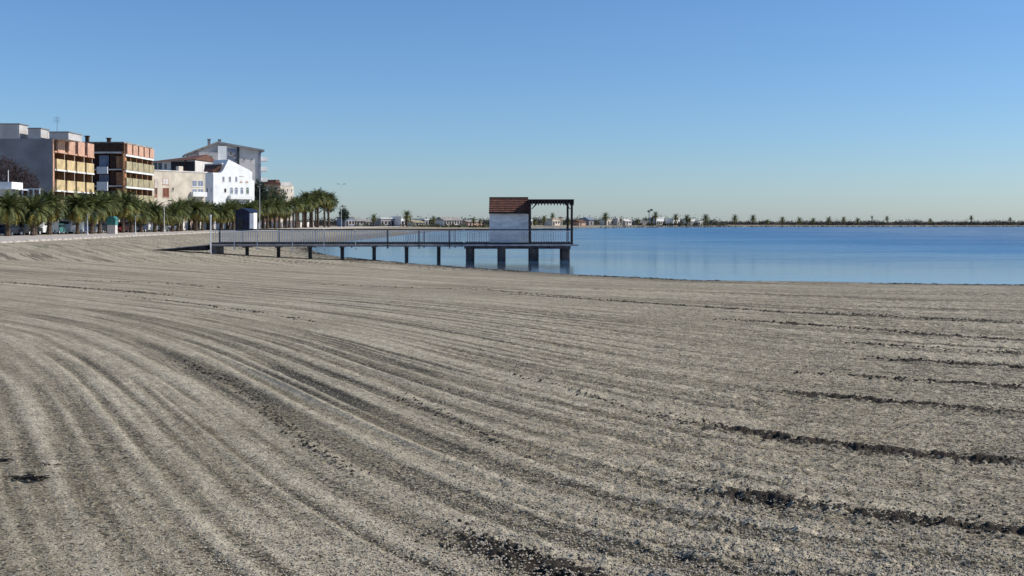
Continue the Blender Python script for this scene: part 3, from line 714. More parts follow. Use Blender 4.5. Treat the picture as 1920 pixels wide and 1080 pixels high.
class Bld:
    def __init__(s, name, label, px, Y, rz, cat='building', X=None):
        s.O = Vector((X_at(px, Y) if X is None else X, Y)); s.rz = R(rz)
        s.dx = Vector((math.cos(s.rz), math.sin(s.rz))); s.dy = Vector((-math.sin(s.rz), math.cos(s.rz)))
        s.t = thing(name, label, cat, (s.O.x, s.O.y, GZ), s.rz)
    def _hit(s, px, py, off, d, nrm):
        O = s.O + nrm*off; k = (px-960)/F
        t = (k*O.y - O.x)/(d.x - k*d.y); Y = O.y + t*d.y
        return t, z_at(py, Y) - GZ
    def cam(s, px, py, off=0): return s._hit(px, py, off, s.dx, s.dy)      # camera-facing plane, local y = off
    def sea(s, px, py, off=0): return s._hit(px, py, off, s.dy, s.dx)      # seaward plane, local x = off
    def on(s, face, a0, a1, z0, z1, d0, d1, g=None, off=0):
        g = g or MB()
        if face == 'sea': g.box(off+d0, off+d1, a0, a1, z0, z1)
        else: g.box(a0, a1, off-d1, off-d0, z0, z1)
        return g
    def part(s, g, name, m, parent=None): return g.build(name, M[m], parent or s.t)
    def panel(s, face, p0, p1, d0, d1, name, m, off=0):
        """box on a facade given by two photo corners"""
        h = s.sea if face == 'sea' else s.cam
        a0, z1 = h(*p0, off); a1, z0 = h(*p1, off)
        return s.part(s.on(face, min(a0,a1), max(a0,a1), min(z0,z1), max(z0,z1), d0, d1, off=off), name, m)
    def window(s, face, a0, a1, z0, z1, off=0, frame='white', pane='glass', arch=False, bars=1):
        f = .07; g = MB()
        if a0 > a1: a0, a1 = a1, a0
        s.on(face, a0, a0+f, z0, z1, -.05, .05, g, off); s.on(face, a1-f, a1, z0, z1, -.05, .05, g, off)
        s.on(face, a0+f, a1-f, z0, z0+f, -.05, .05, g, off); s.on(face, a0+f, a1-f, z1-f, z1, -.05, .05, g, off)
        for b in range(bars): c = a0+(a1-a0)*(b+1)/(bars+1); s.on(face, c-.025, c+.025, z0+f, z1-f, -.05, .04, g, off)
        s.on(face, a0-.08, a1+.08, z0-.08, z0-.002, -.05, .12, g, off)
        w_ = s.part(g, 'window', frame)
        g = MB(); s.on(face, a0+f, a1-f, z0+f, z1-f, -.04, .02, g, off)
        if arch:
            r = (a1-a0)/2; c = (a0+a1)/2; pts = [(c + r*math.cos(q*math.pi/8), z1 + r*math.sin(q*math.pi/8)) for q in range(9)]
            if face == 'sea': g.prism(pts, off-.04, off+.03, 'x')
            else: g.prism(pts, off-.03, off+.04, 'y')
        s.part(g, 'pane', pane, w_); return w_
    def win_px(s, face, p0, p1, **k):
        h = s.sea if face == 'sea' else s.cam; o = k.get('off', 0)
        a0, z1 = h(*p0, o); a1, z0 = h(*p1, o)
        return s.window(face, a0, a1, min(z0,z1), max(z0,z1), **k)
    def balcony(s, face, a0, a1, zf, depth, h=1.0, m='white', off=0, bars=False):
        g = MB(); s.on(face, a0, a1, zf-.18, zf, 0, depth, g, off)
        if not bars: s.on(face, a0, a1, zf, zf+h, depth-.12, depth-.002, g, off); s.on(face, a0, a0+.12, zf, zf+h, 0, depth-.12, g, off); s.on(face, a1-.12, a1, zf, zf+h, 0, depth-.12, g, off)
        b_ = s.part(g, 'balcony', m)
        if bars:
            g = MB(); s.on(face, a0, a1, zf+h-.05, zf+h, depth-.06, depth-.01, g, off)
            n = int((a1-a0)/.25)
            for q in range(n+1): c = a0+.02+(a1-a0-.05)*q/n; s.on(face, c, c+.02, zf, zf+h-.05, depth-.045, depth-.02, g, off)
            s.part(g, 'railing', 'rail_dark', b_)
        return b_

# --- B1: block with orange balconies
b = Bld('apartment_block', 'leftmost apartment block, blank grey end wall and orange seafront of ochre balconies', 98, 181, 0)
D = b.sea(172, 300)[0]; top = b.cam(98, 260)[1]
W = 22.0
b.part(MB().box(-W, 0, 0, .3, 0, top), 'end_wall', 'greywall')
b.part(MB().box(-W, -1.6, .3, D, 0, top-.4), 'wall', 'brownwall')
b.part(MB().box(-W, -1.6, .3, D, top-.4, top-.1), 'roof', 'greyroof')
sc1 = 11.4
def zp(py, s_=11.4): return EYE + (HZ-py)/s_ - GZ
floors = [(262,287,'pinkpanel'), (301,320,'yellowpanel'), (339,358,'yellowpanel'), (377,396,'yellowpanel')]
nbay = 4; bw = D/nbay
for i, (pa, pb, mm) in enumerate(floors):
    z1, z0 = zp(pa), zp(pb)
    b.part(MB().box(-1.6, .30, .3, D, z0-.22, z0), 'floor_slab', 'cream' if i else 'pinkpanel')
    for q in range(nbay):
        ya = .5 + q*bw + (.75 if i == 0 else .30); yb = .3 + (q+1)*bw - .35
        b.part(MB().box(.02, .42, ya, yb, z0-.02, z1), 'balcony_parapet', mm)
        b.part(MB().box(-.02, .50, ya-.02, yb+.02, z0-.24, z0-.022), 'balcony_ledge', 'white' if i else 'pinkpanel')
        if i: # room behind the loggia
            b.window('sea', .8+q*bw, .1+(q+1)*bw-.6, z0+.05, z0+2.35, off=-1.6, frame='redshutter', pane='dark')
            s_ = MB().box(-1.55, -1.45, .45+q*bw, .85+q*bw, z0+.05, z0+2.3); b.part(s_, 'shutter', 'redshutter')
for q in range(nbay+1):
    y = min(.3 + q*bw, D-.25); b.part(MB().box(-1.6, .12, y, y+.25, 0, top-.15), 'pier_column', 'pinkpanel' if q in (0,) else 'orange')
    if 0 < q < nbay+1: b.part(MB().tube((.2, y-.15, 0), (.2, y-.15, top-.5), .05, None, 8), 'drainpipe', 'cream')
b.part(MB().box(-1.6, 0.0, .3, D, top-.35, top-.15), 'roof_slab', 'orange')
b.part(MB().box(-.02, .14, -.03, .28, 0, top+.01), 'corner_pilaster', 'pinkpanel')
x36, z233 = b.cam(36, 233); x50, _ = b.cam(51, 241); x74, z241 = b.cam(75, 241); x90 = b.cam(91, 248)[0]; x127, z247 = b.cam(127, 248)
for a0, a1, zz, dp in ((-W, x36, z233, 3.4), (x50, x74, z241, 3.6), (x90, x127, z247, 6.0)):
    b.part(MB().box(a0, a1, .31 if a0 > -W else .012, dp, top-.1, zz), 'roof_room', 'cream')
    b.part(MB().box(a0-.1, a1+.12, .2 if a0 > -W else -.05, dp+.1, zz, zz+.15), 'roof_room_slab', 'greywall')
b.part(MB().tube((b.cam(93,240)[0], 3, top), (b.cam(93,240)[0], 3, b.cam(93,215)[1]), .05, .03, 6), 'antenna_mast', 'greywall')
g = MB(); ax = b.cam(93,240)[0]
for q in range(4): g.tube((ax-.6, 3, b.cam(93,217)[1]-q*.25), (ax+.5, 3, b.cam(93,217)[1]-q*.25), .02, None, 5)
b.part(g, 'antenna_bars', 'greywall')

# --- B3: brown block with pink parapets
b = Bld('apartment_block', 'brown brick apartment block with salmon roof parapets and olive tan balconies', 232, 213, 0)
D = b.sea(285, 300)[0]; W = 10.5; s2 = 10.0
def zp(py): return EYE + (HZ-py)/10.0 - GZ
top = zp(266)
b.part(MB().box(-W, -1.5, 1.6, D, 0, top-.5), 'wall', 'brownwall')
b.part(MB().box(-W-.2, .1, -.1, D+.1, top-.25, top), 'roof_slab', 'greyroof')
b.part(MB().box(-W, -.0, 0, .25, zp(284), top-.25), 'roof_parapet', 'brownwall')
b.part(MB().box(-W, .0, .02, 1.6, zp(287.5), zp(284.5)), 'balcony_slab', 'pale')
xa, xb = b.cam(183, 300)[0], b.cam(203, 300)[0]
for pa in (318, 349, 380): b.part(MB().box(-W, -.0, .03, 1.6, zp(pa)-.1, zp(pa)+.12), 'balcony_slab', 'pale')
for pa, pb in ((313,326), (341,358), (372,388)):
    b.part(MB().box(xa, xb, -.45, .02, zp(pb), zp(pa)), 'balcony_parapet', 'white')
for pa, pb in ((291,312), (327,340), (359,371)):
    b.part(MB().box(xa+.1, xb-.1, .55, .7, zp(pb), zp(pa)), 'blind', 'bluegrey')
b.part(MB().box(b.cam(205,300)[0], b.cam(219,300)[0], .5, 1.6, 0, zp(288)), 'stair_wall', 'brownwall')
b.part(MB().box(-.35, 0, .0, 1.6, 0, zp(284.6)), 'corner_column', 'orange')
nbay = 5; bw = D/nbay
for i, (pa, pb, mm) in enumerate([(267,289,'pinkpanel'), (302,319,'olivepanel'), (333,349,'olivepanel'), (364,380,'olivepanel')]):
    z1, z0 = zp(pa)-.26 if i == 0 else zp(pa), zp(pb)
    b.part(MB().box(-1.5, .35, .3, D, z0-.35, z0), 'floor_slab', 'white')
    for q in range(nbay):
        ya = .35 + q*bw + (.55 if i == 0 else .12); yb = .3 + (q+1)*bw - .12
        b.part(MB().box(.10, .40, ya, yb, z0+.002, z1), 'balcony_parapet', mm)
        if i: b.window('sea', .8+q*bw, (q+1)*bw-.3, z0+.05, z0+2.2, off=-1.5, frame='redshutter', pane='dark')
for q in range(nbay+1):
    y = min(.3+q*bw, D-.2); b.part(MB().box(-1.5, .08, y, y+.2, 0, top-.26), 'pier_column', 'orange')
for px, hh in ((155, 1.1), (196, .7)):
    xx = b.cam(px, 260)[0]; g = MB().box(xx-.3, xx+.3, 2, 2.6, top, top+hh); g.box(xx-.42, xx+.42, 1.9, 2.7, top+hh, top+hh+.2); b.part(g, 'chimney', 'brownwall')
# left wing seen above the first block
b.part(MB().box(-22, -W-.25, 4, D, 0, top-.15), 'rear_wing', 'brownwall')

# --- B4: beige low block facing across
b = Bld('beige_house', 'plain beige three storey house with red brown shutters, flat roof', 285, 250, -35)
s_len = b.sea(385, 380)[0]; top = b.sea(330, 322)[1]
b.part(MB().box(-9, 0, 0, s_len, 0, top), 'wall', 'beige')
b.part(MB().box(-9.1, .12, -.1, s_len+.1, top, top+.25), 'roof_parapet', 'pale')
for p0, p1, mm in (((290,336),(295,366),'pale'), ((305,334),(316,346),'pale'), ((305,352),(317,370),'redshutter'), ((290,352),(295,370),'redshutter')):
    b.win_px('sea', p0, p1, frame='pinkpanel', pane=mm)
for p0, p1 in (((360,338),(369,350)), ((371,338),(381,350)), ((360,354),(369,363)), ((371,354),(381,363))):
    b.win_px('sea', p0, p1, frame='white', pane='bluegrey', bars=1)
a0, z0 = b.sea(357, 352); a1, _ = b.sea(383, 352)
b.balcony('sea', a0, a1, b.sea(357, 367)[1], 1.0, .9, 'white')
b.win_px('sea', (322.5,351), (326,358), frame='beige', pane='dark', bars=0)
g = MB().box(-3, -2, s_len*.6, s_len*.6+1.2, top+.25, top+1.4); b.part(g, 'chimney', 'beige')
for px in (300, 333, 350):    # ground floor openings
    a, _ = b.sea(px, 400); b.window('sea', a, a+1.2, 0.2, 2.4, frame='white', pane='dark')

# --- B5: terracotta roofed building behind
b = Bld('tiled_house', 'dark fronted house under a terracotta tiled roof, behind the beige house', 366, 290, -12)
xl, z = b.cam(284, 318); ztop = b.cam(362, 303)[1]
b.part(MB().box(xl, 0, 0, 12, 0, b.cam(330,301)[1]), 'wall', 'pale')
zl = b.cam(287, 306)[1]; zr_ = b.cam(362, 287)[1]; ze = b.cam(330,301)[1]
b.part(MB().add([(xl-.6,-.8,ze-.3),(.3,-.8,ze+.2),(.3,6,zr_),(xl+5,6,zr_-1.2),(.3,12.5,ze),(xl-.6,12.5,ze-.3)], [(0,1,2,3),(3,2,4,5),(0,3,5),(0,5,4,1),(1,4,2)]), 'roof', 'terracotta')
b.panel('cam', (321,303), (365,324), .02, .10, 'loggia', 'dark')
b.panel('cam', (347,300), (349,325), .1, .25, 'column', 'brownwall'); b.panel('cam', (335,303), (336.5,324), .1, .25, 'column', 'brownwall')
b.win_px('cam', (288,305), (295,318), frame='bluegrey', pane='glass'); b.win_px('cam', (297,305), (304,318), frame='bluegrey', pane='glass'); b.win_px('cam', (308,306), (313,318), frame='white', pane='dark')
b.panel('cam', (284,321), (321,324), 0, .9, 'balcony', 'white')

# --- B6: big pale block with dark gable roof
b = Bld('apartment_block', 'tallest pale block with low dark gable roof and white side balconies', 489, 312, 20)
xl = b.cam(352, 300)[0]; zpk = b.cam(408, 267)[1]; xpk = b.cam(408, 267)[0]; zR = b.cam(489, 281)[1]; zL = b.cam(352, 289)[1]; Dp = 9
b.part(MB().prism([(xl,0),(0,0),(0,zR-.3),(xpk,zpk-.3),(xl,zL-.3)], 0, Dp, 'y'), 'wall', 'pale')
b.part(MB().prism([(xpk,zpk-.3),(.9,zR-.5),(.9,zR),(xpk,zpk+.25)], -.9, Dp+.5, 'y'), 'roof', 'greywall')
b.part(MB().prism([(xl-.8,zL-.45),(xpk,zpk-.29),(xpk,zpk+.24),(xl-.8,zL)], -.9, Dp+.5, 'y'), 'roof', 'greyroof')
b.panel('cam', (426,279), (447,303), .02, .30, 'recessed_bay', 'bluegrey'); b.panel('cam', (444.5,276), (448.5,345), .02, .5, 'drain_column', 'rail_dark')
b.panel('cam', (372,286), (408,305), .05, 1.6, 'stair_tower', 'cream'); b.panel('cam', (408,274), (424,303), .05, 1.0, 'roof_room', 'white')
b.panel('cam', (485.5,281), (489,345), .02, .3, 'corner_column', 'bluegrey')
for p in ((430,283),(437,287)): b.win_px('cam', p, (p[0]+5, p[1]+9), off=-.30, frame='pale', pane='dark')
for p in ((378,291),(392,291),): b.win_px('cam', p, (p[0]+7, p[1]+8), off=-1.6, frame='white', pane='sage')
for p in ((457,296),(470,297),(457,318),(470,319)): b.win_px('cam', p, (p[0]+2.5, p[1]+5), frame='pale', pane='glass', bars=0)
for py in (300, 319, 339, 358):
    z = b.cam(489, py)[1]; b.balcony('sea', 0.5, 5.2, z, 1.9, .95, 'white'); b.window('sea', 1.2, 2.6, z+.05, z+2.1, frame='white', pane='glass'); b.window('sea', 3.3, 4.7, z+.05, z+2.1, frame='white', pane='glass')
for px in (394, 414): xx = b.cam(px, 262)[0]; g = MB().box(xx-.35, xx+.35, 3, 3.7, zpk-1, zpk+.9); g.box(xx-.45, xx+.45, 2.9, 3.8, zpk+.9, zpk+1.1); b.part(g, 'chimney', 'greywall')

# --- B7: bright white house with arched windows
b = Bld('white_house', 'bright white house with stepped gable and a row of arched windows', 400, 280, -36.87)
pts_px = [(400,438),(477,438),(477,339),(473,337),(473,322),(465,317.5),(428.6,299),(418,320),(412,326),(400,326)]
pts = [b.sea(*p) for p in pts_px]
pts = [(y, max(z, 0)) for y, z in pts]
b.part(MB().prism(pts, -5.5, 0, 'x'), 'wall', 'white')
xw = b.cam(384, 330)[0]
b.part(MB().box(xw, -5.52, 0.0, 6.0, 0, b.sea(400,326)[1]-.02), 'side_wall', 'white')
b.part(MB().box(xw-.15, -.02, -.12, 3.2, b.sea(400,326)[1], b.sea(400,323.5)[1]), 'cornice', 'white')
zr0 = b.sea(400,321)[1]; zr1 = b.sea(400,307)[1]
b.part(MB().add([(-4.4,.5,zr0),(-1.4,.5,zr0),(.0,2.6,zr1),(-6.6,2.6,zr1),(-4.4,3.2,zr0),(-1.4,3.2,zr0)], [(0,1,2,3),(0,4,5,1),(3,2,5,4),(0,3,4),(1,5,2)]), 'roof', 'terracotta')
b.part(MB().box(-6.7, .05, 2.55, 3.0, zr1-.05, zr1+.3), 'roof_ridge', 'pale')
for px in (419, 431, 443): b.win_px('sea', (px-2, 331), (px+2, 340.5), frame='pale', pane='bluegrey', bars=0)
b.win_px('sea', (449,329), (457,330.5), frame='pale', pane='pale', bars=0)
for px in (452, 463): b.win_px('sea', (px-2, 339), (px+2, 342), frame='pinkpanel', pane='pale', bars=0)
b.win_px('sea', (420, 353), (424.5, 361), frame='pale', pane='dark', bars=0)
for px, mm in ((434,'bluegrey'), (443,'bluegrey'), (453.5,'bluegrey'), (464,'sage')): b.win_px('sea', (px-3, 355), (px+3, 364), frame='white', pane=mm, arch=True, bars=0)
b.win_px('cam', (387.5,352), (390,361), frame='white', pane='dark', bars=0); b.win_px('cam', (395,352), (397,361), frame='white', pane='bluegrey', bars=0)
a0 = b.sea(428,370)[0]; a1 = b.sea(470,370)[0]; b.balcony('sea', a0, a1, b.sea(440,372)[1], 1.0, .7, 'white')
for px in (410, 430, 450, 466): a,_ = b.sea(px, 400); b.window('sea', a, a+1.4, .2, 2.4, frame='white', pane='dark')

# --- B8 behind trees on the right
b = Bld('beige_block', 'distant cream house at the right end of the seafront buildings', 517, 360, -38)
L_ = b.sea(551, 370)[0]; top = b.sea(545, 349)[1]
b.part(MB().box(-10, 0, 0, L_, 0, top), 'wall', 'beige'); b.part(MB().box(-10.1, .1, L_*.25, L_*.9, top, top+1.2), 'roof_room', 'cream')
b.part(MB().box(-10, .05, -.05, L_*.2, top, top+1.9), 'tiled_attic', 'terracotta')
for px in (531, 539, 547): b.win_px('sea', (px-1.2, 354), (px+1.2, 360), frame='white', pane='dark', bars=0); b.win_px('sea', (px-1.2, 367), (px+1.2, 373), frame='white', pane='dark', bars=0)
b = Bld('pink_house', 'small pinkish house showing just right of the tallest block', 512, 345, 15)
top = b.cam(502,345)[1]; b.part(MB().box(-3, 2, 0, 6, 0, top), 'wall', 'pinkpanel'); b.part(MB().prism([(-3.4,top),(2.4,top),(-.5,top+1.1)], -.4, 6.4, 'y'), 'roof', 'terracotta')
b.window('cam', -2, -1, top-2, top-.8, frame='white', pane='dark'); b.window('cam', .4, 1.4, top-2, top-.8, frame='white', pane='dark')
# white kiosk at far left edge
b = Bld('white_kiosk', 'white flat roofed kiosk at the left edge behind the palms', 22, 150, 0)
zc = b.cam(10,354)[1]; zt_ = b.cam(10,341)[1]
b.part(MB().box(-6, -.3, .3, 3, 0, zc), 'wall', 'pale'); b.part(MB().box(-6.5, 0, 0, 3.4, zc, zt_), 'roof_fascia', 'white'); b.part(MB().box(-6.5, .6, -.2, 3.6, zc-.12, zc-.002), 'roof_slab', 'white')
b.part(MB().tube((-.9,1,zt_), (-.9,1,zt_+1.6), .05, None, 6), 'vent_pipe', 'white')
# frame (white goal-like pergola)
t = thing('white_frame_shelter', 'white post and beam shelter frame below the dark purple tree', 'shelter', (X_at(58,160), 160, GZ))
zt_ = z_at(355.5,160)-GZ; hw = (X_at(74,160)-X_at(42,160))/2
for x in (-hw, -hw*.3, hw*.3, hw): MB().box(x-.07, x+.07, -.07, .07, 0, zt_).build('post', M['white'], t)
MB().box(-hw-.1, hw+.1, -.1, .1, zt_+.002, zt_+.16).build('beam', M['white'], t); MB().box(-hw, hw, -.04, .04, zt_-1.0, zt_-.9).build('crossbar', M['white'], t)
# long wall behind the palms
t = thing('boundary_wall', 'low pinkish white wall behind the trunks of the far promenade palms', 'wall', (-65.5, 0, GZ))
MB().box(-.15, .15, 214, 375, 0, 1.6).build('wall_body', M['pale'], t)
for q in range(28): MB().box(-.25, .25, 214+q*5.9, 214.5+q*5.9, 0, 2.1).build('pillar', M['pinkpanel' if q % 2 else 'white'], t)
# ground floor shop fronts under the first two blocks
t = thing('shop_front', 'row of dim ground floor shop bays under the balconied blocks', 'shop', (-71.9, 181, GZ))
for q in range(9):
    MB().box(-.2, 0, q*5.4, q*5.4+.5, 0, 3.0).build('pillar', M['white' if q % 3 == 0 else 'pale'], t)
    MB().box(-.35, -.21, q*5.4+.5, q*5.4+5.4, 0, 2.7).build('glazing', M['glass'], t)
    MB().box(-.3, .5, q*5.4+.52, q*5.4+5.38, 2.72, 2.98).build('awning', M[['olivepanel','white','teal'][q % 3]], t)

# dark blue kiosk behind the pier railing
YK = 205
t = thing('navy_kiosk', 'tall dark navy kiosk with sunlit side in paler colour standing behind the pier railing', 'kiosk', (X_at(441.5,YK), YK, 1.0), R(-22))
kw = 2.9; kh = z_at(397, YK)-1.0
MB().box(0, kw, 0, 2.6, .15, kh).build('body', M['navy'], t); MB().box(-.15, kw+.15, -.15, 2.75, 0, .148).build('plinth', M['concrete'], t)
MB().prism([(-.2,kh),(kw+.2,kh),(kw*.85,kh+.35),(kw*.5,kh+.6),(kw*.15,kh+.35)], -.2, 2.8, 'y').build('roof', M['navy'], t)
MB().box(kw+.005, kw+.05, .15, 1.2, .5, kh-.3).build('lit_side_panel', M['bluegrey'], t); MB().box(kw+.005, kw+.06, 1.3, 2.4, .4, kh-.2).build('side_door', M['white'], t)  # lighter blue-grey panel puts the sunlit tone of this side into colour
MB().box(.4, 1.6, -.06, -.004, .2, 2.4).build('door', M['rail_dark'], t)
# teal booth
t = thing('teal_booth', 'small teal topped booth with pale base between the promenade palms', 'booth', (X_at(201,150), 150, 1.13))
MB().box(0, 1.05, 0, .9, 0, 1.15).build('base', M['pale'], t); MB().box(-.05, 1.1, -.05, .95, 1.152, 1.9).build('window_band', M['teal'], t); MB().prism([(-.15,1.902),(1.2,1.902),(.85,2.3),(.2,2.3)], -.15, 1.05, 'y').build('roof', M['teal'], t)

# ------------------------------------------------------------------ trees among the houses
leafy('bare_tree', 'large dull purple leafless tree in front of the grey end wall', 'tree', X_at(18,168), 168, 1.1, 11,
      [(-1.5,0,8.2,3.6,3,2.9),(1.6,0,7.0,2.6,2.4,2.6),(-3.8,0,6.5,2.5,2.4,2.4),(3.2,0,5.4,1.6,1.6,1.8)], M['leaf_purple'], 20000, .13, 3, trunk_h=4, limbs=16)
leafy('cypress_tree', 'narrow dark evergreen tree at the right corner of the white house', 'tree', X_at(485,300), 300, 1.1, 11,
      [(0,0,9,1.1,1.1,4.4),(1.3,0,7.8,1.3,1.2,3.8),(-.7,0,7.6,.9,.9,4.2)], M['leaf_dark'], 8000, .2, 4, trunk_h=3)
leafy('olive_tree', 'rounded olive green tree between the evergreen and the cream house', 'tree', X_at(507,318), 318, 1.1, 10,
      [(0,0,9.0,2.1,2,2.6),(2.6,0,8.8,1.9,1.8,2.5),(1.2,0,7.0,2.6,2,2.4)], M['leaf_green'], 8000, .2, 5, trunk_h=4)
leafy('broad_tree', 'dark broad tree rising behind the last promenade palms', 'tree', X_at(595,350), 350, 1.1, 11,
      [(0,0,8.0,3.6,3,2.9),(3.8,0,7.2,2.6,2,2.7),(-3.4,0,6.6,2.6,2,2.5),(1.5,0,9.3,2,2,1.8)], M['leaf_dark'], 9000, .24, 6, trunk_h=4)
leafy('round_tree', 'small round dark tree at the very right end of the palm row', 'tree', X_at(644,352), 352, 1.1, 7,
      [(0,0,4.4,1.3,1.2,2.2),(.5,0,3.6,1.2,1,1.5)], M['leaf_dark'], 2600, .2, 8, trunk_h=2)

# ------------------------------------------------------------------ street lamps and masts
def lamp(label, px, Y, py_top, z=1.12, double=False, r=.05):
    t = thing('street_lamp', label, 'street lamp', (X_at(px, Y), Y, z)); h = z_at(py_top, Y) - z
    MB().lathe([(r*2,0),(r*2,.3),(r*1.1,.35),(r*.6,h)], 10).build('pole', M['rail_metal'], t)
    g = MB(); heads = MB()
    for s_ in ((-1, 1) if double else (1,)):
        g.tube((0,0,h-.05), (s_*.7,0,h+.12), r*.5, r*.4, 6); heads.add(*lampshape(s_, h))
    g.build('arm', M['rail_metal'], t); heads.build('lamp_head', M['rail_dark'], t)
def lampshape(s_, h):
    g = MB().prism([(s_*.55,h+.05),(s_*1.15,h+.12),(s_*1.2,h+.2),(s_*.6,h+.22)] if s_ > 0 else [(s_*1.15,h+.12),(s_*.55,h+.05),(s_*.6,h+.22),(s_*1.2,h+.2)], -.14, .14, 'y'); return g.v, g.f
lamp('tall street lamp rising beside the evergreen tree at the white house', 487, 225, 346, r=.06)
lamp('tallest double headed lamp at the right end of the palm row', 640, 300, 346, z=1.1, double=True, r=.055)
lamp('slim pale lamp in front of the beige house', 308, 165, 378)
lamp('slim pale lamp just left of the teal booth', 164, 132, 402)
lamp('short pale lamp right of the teal booth', 254, 140, 405)
lamp('slim lamp pole among palms right of the navy kiosk', 547, 250, 388)
def pole(label, px, Y, top, z=1.0, r=.09, m='rail_metal'):
    t = thing('pole', label, 'pole', (X_at(px, Y), Y, z)); h = z_at(top, Y)-z
    MB().lathe([(r*1.6,0),(r*1.6,.3),(r,.35),(r*.6,h)], 8).build('shaft', M[m], t); MB().lathe([(r*1.3,h-.25),(r*1.6,h-.1),(r*.4,h)], 8).build('cap', M[m], t)
pole('left one of two thin pale masts right of the palm row', 686, 420, 398); pole('right one of two thin pale masts right of the palm row', 694, 430, 392)
pole('thin pole left of the tall dark palm', 745, 430, 402, m='rail_dark')
t = thing('mast', 'dark two headed mast rising behind the pale far houses', 'mast', (X_at(1217,640), 640, 1)); h = z_at(393,640)-1
MB().lathe([(.35,0),(.22,.5),(.16,h)], 8).build('shaft', M['rail_dark'], t); MB().box(-.9,.1,-.3,.3,h-1.4,h-.5).build('lamp_head', M['rail_dark'], t); MB().box(.6,2.0,-.3,.3,h-.7,h+.3).build('lamp_head', M['rail_dark'], t); MB().box(0,1.0,-.1,.1,h-.6,h-.4).build('arm', M['rail_dark'], t)

# ------------------------------------------------------------------ parked cars behind the palms
M['tyre'] = mat('tyre', (.02,.02,.02), .9, .1, 3); M['carglass'] = mat('car_glass', (.02,.025,.03), .08, .1, 1, spec=.6)
M['lightlens'] = mat('lamp_lens', (.6,.55,.5), .2, .1, 1); M['tail'] = mat('tail_lens', (.35,.02,.02), .2, .1, 1)
def car_meshes(kind):
    if kind == 'van': prof = [(-2.4,.35),(2.35,.35),(2.4,.9),(2.2,1.15),(1.65,1.95),(1.5,2.0),(-2.3,2.05),(-2.42,1.9)]; win = [(.3,1.2),(1.95,1.2),(1.55,1.8),(.3,1.85)]
    elif kind == 'suv': prof = [(-2.1,.35),(2.1,.35),(2.18,.85),(1.1,1.05),(.6,1.58),(.4,1.64),(-1.9,1.66),(-2.12,1.0)]; win = [(-1.85,1.08),(.95,1.08),(.5,1.52),(-1.75,1.54)]
    else: prof = [(-1.95,.3),(1.95,.3),(2.02,.72),(1.05,.92),(.4,1.38),(.2,1.43),(-1.25,1.43),(-1.75,1.0),(-2.0,.88)]; win = [(-1.5,.98),(.9,.96),(.32,1.32),(-1.15,1.34)]
    w_ = .86 if kind != 'van' else .95
    body = MB(); n = len(prof)
    rings = [(-w_, .93), (-w_+.10, 1.0), (w_-.10, 1.0), (w_, .93)]
    vs = []
    for x, k in rings:
        for y, z in prof: vs.append((x, y*(.985 if k < 1 else 1), z if z < .6 else z*(k*.5+.5)))
    fs = []
    for r_ in range(3): fs += [(r_*n+i, r_*n+(i+1) % n, (r_+1)*n+(i+1) % n, (r_+1)*n+i) for i in range(n)]
    fs += [tuple(range(n)), tuple(range(4*n-1, 3*n-1, -1))]; body.add(vs, fs)
    g = MB().prism(win, w_-.02, w_+.012, 'x'); g.prism(win, -w_-.012, -w_+.02, 'x')
    wheel = MB(); wheel.tube((-.1,0,0), (.1,0,0), .32, None, 14); rim = MB().tube((-.105,0,0), (.105,0,0), .19, None, 10)
    return body, g, wheel, rim, w_, prof
PAINT = {'white': (.75,.75,.74), 'silver': (.42,.43,.45), 'dark blue': (.02,.035,.09), 'black': (.018,.018,.02), 'red': (.30,.02,.02), 'grey': (.12,.125,.13), 'teal': (.05,.20,.20)}
PM = {k: mat('paint_'+k.replace(' ', '_'), v, .3, .05, 1, spec=.6) for k, v in PAINT.items()}
CM = {k: car_meshes(k) for k in ('van','suv','hatchback')}
CMm = {}
for k, (bd, gl_, wh, rm, w_, pf) in CM.items():
    CMm[k] = (bd, gl_.mesh('side_window', M['carglass']), wh.mesh('tyre', M['tyre']), rm.mesh('rim', M['rail_metal']),
              MB().box(-.62,.62,-.02,.02,-.22,.22).mesh('windscreen', M['carglass']), MB().box(-.14,.14,-.03,.03,-.07,.07).mesh('headlight', M['lightlens']), MB().box(-.12,.12,-.03,.03,-.1,.1).mesh('tail_light', M['tail']))
cars = [(20,'hatchback','dark blue'),(36,'hatchback','black'),(56,'suv','black'),(84,'van','white'),(109,'hatchback','teal'),(135,'van','white'),(152,'suv','dark blue'),(176,'hatchback','silver'),
        (192,'hatchback','black'),(228,'hatchback','red'),(244,'suv','grey'),(262,'suv','dark blue'),(281,'van','white'),(292,'suv','black'),(306,'hatchback','grey'),(322,'hatchback','white')]
bmesh_cache = {}
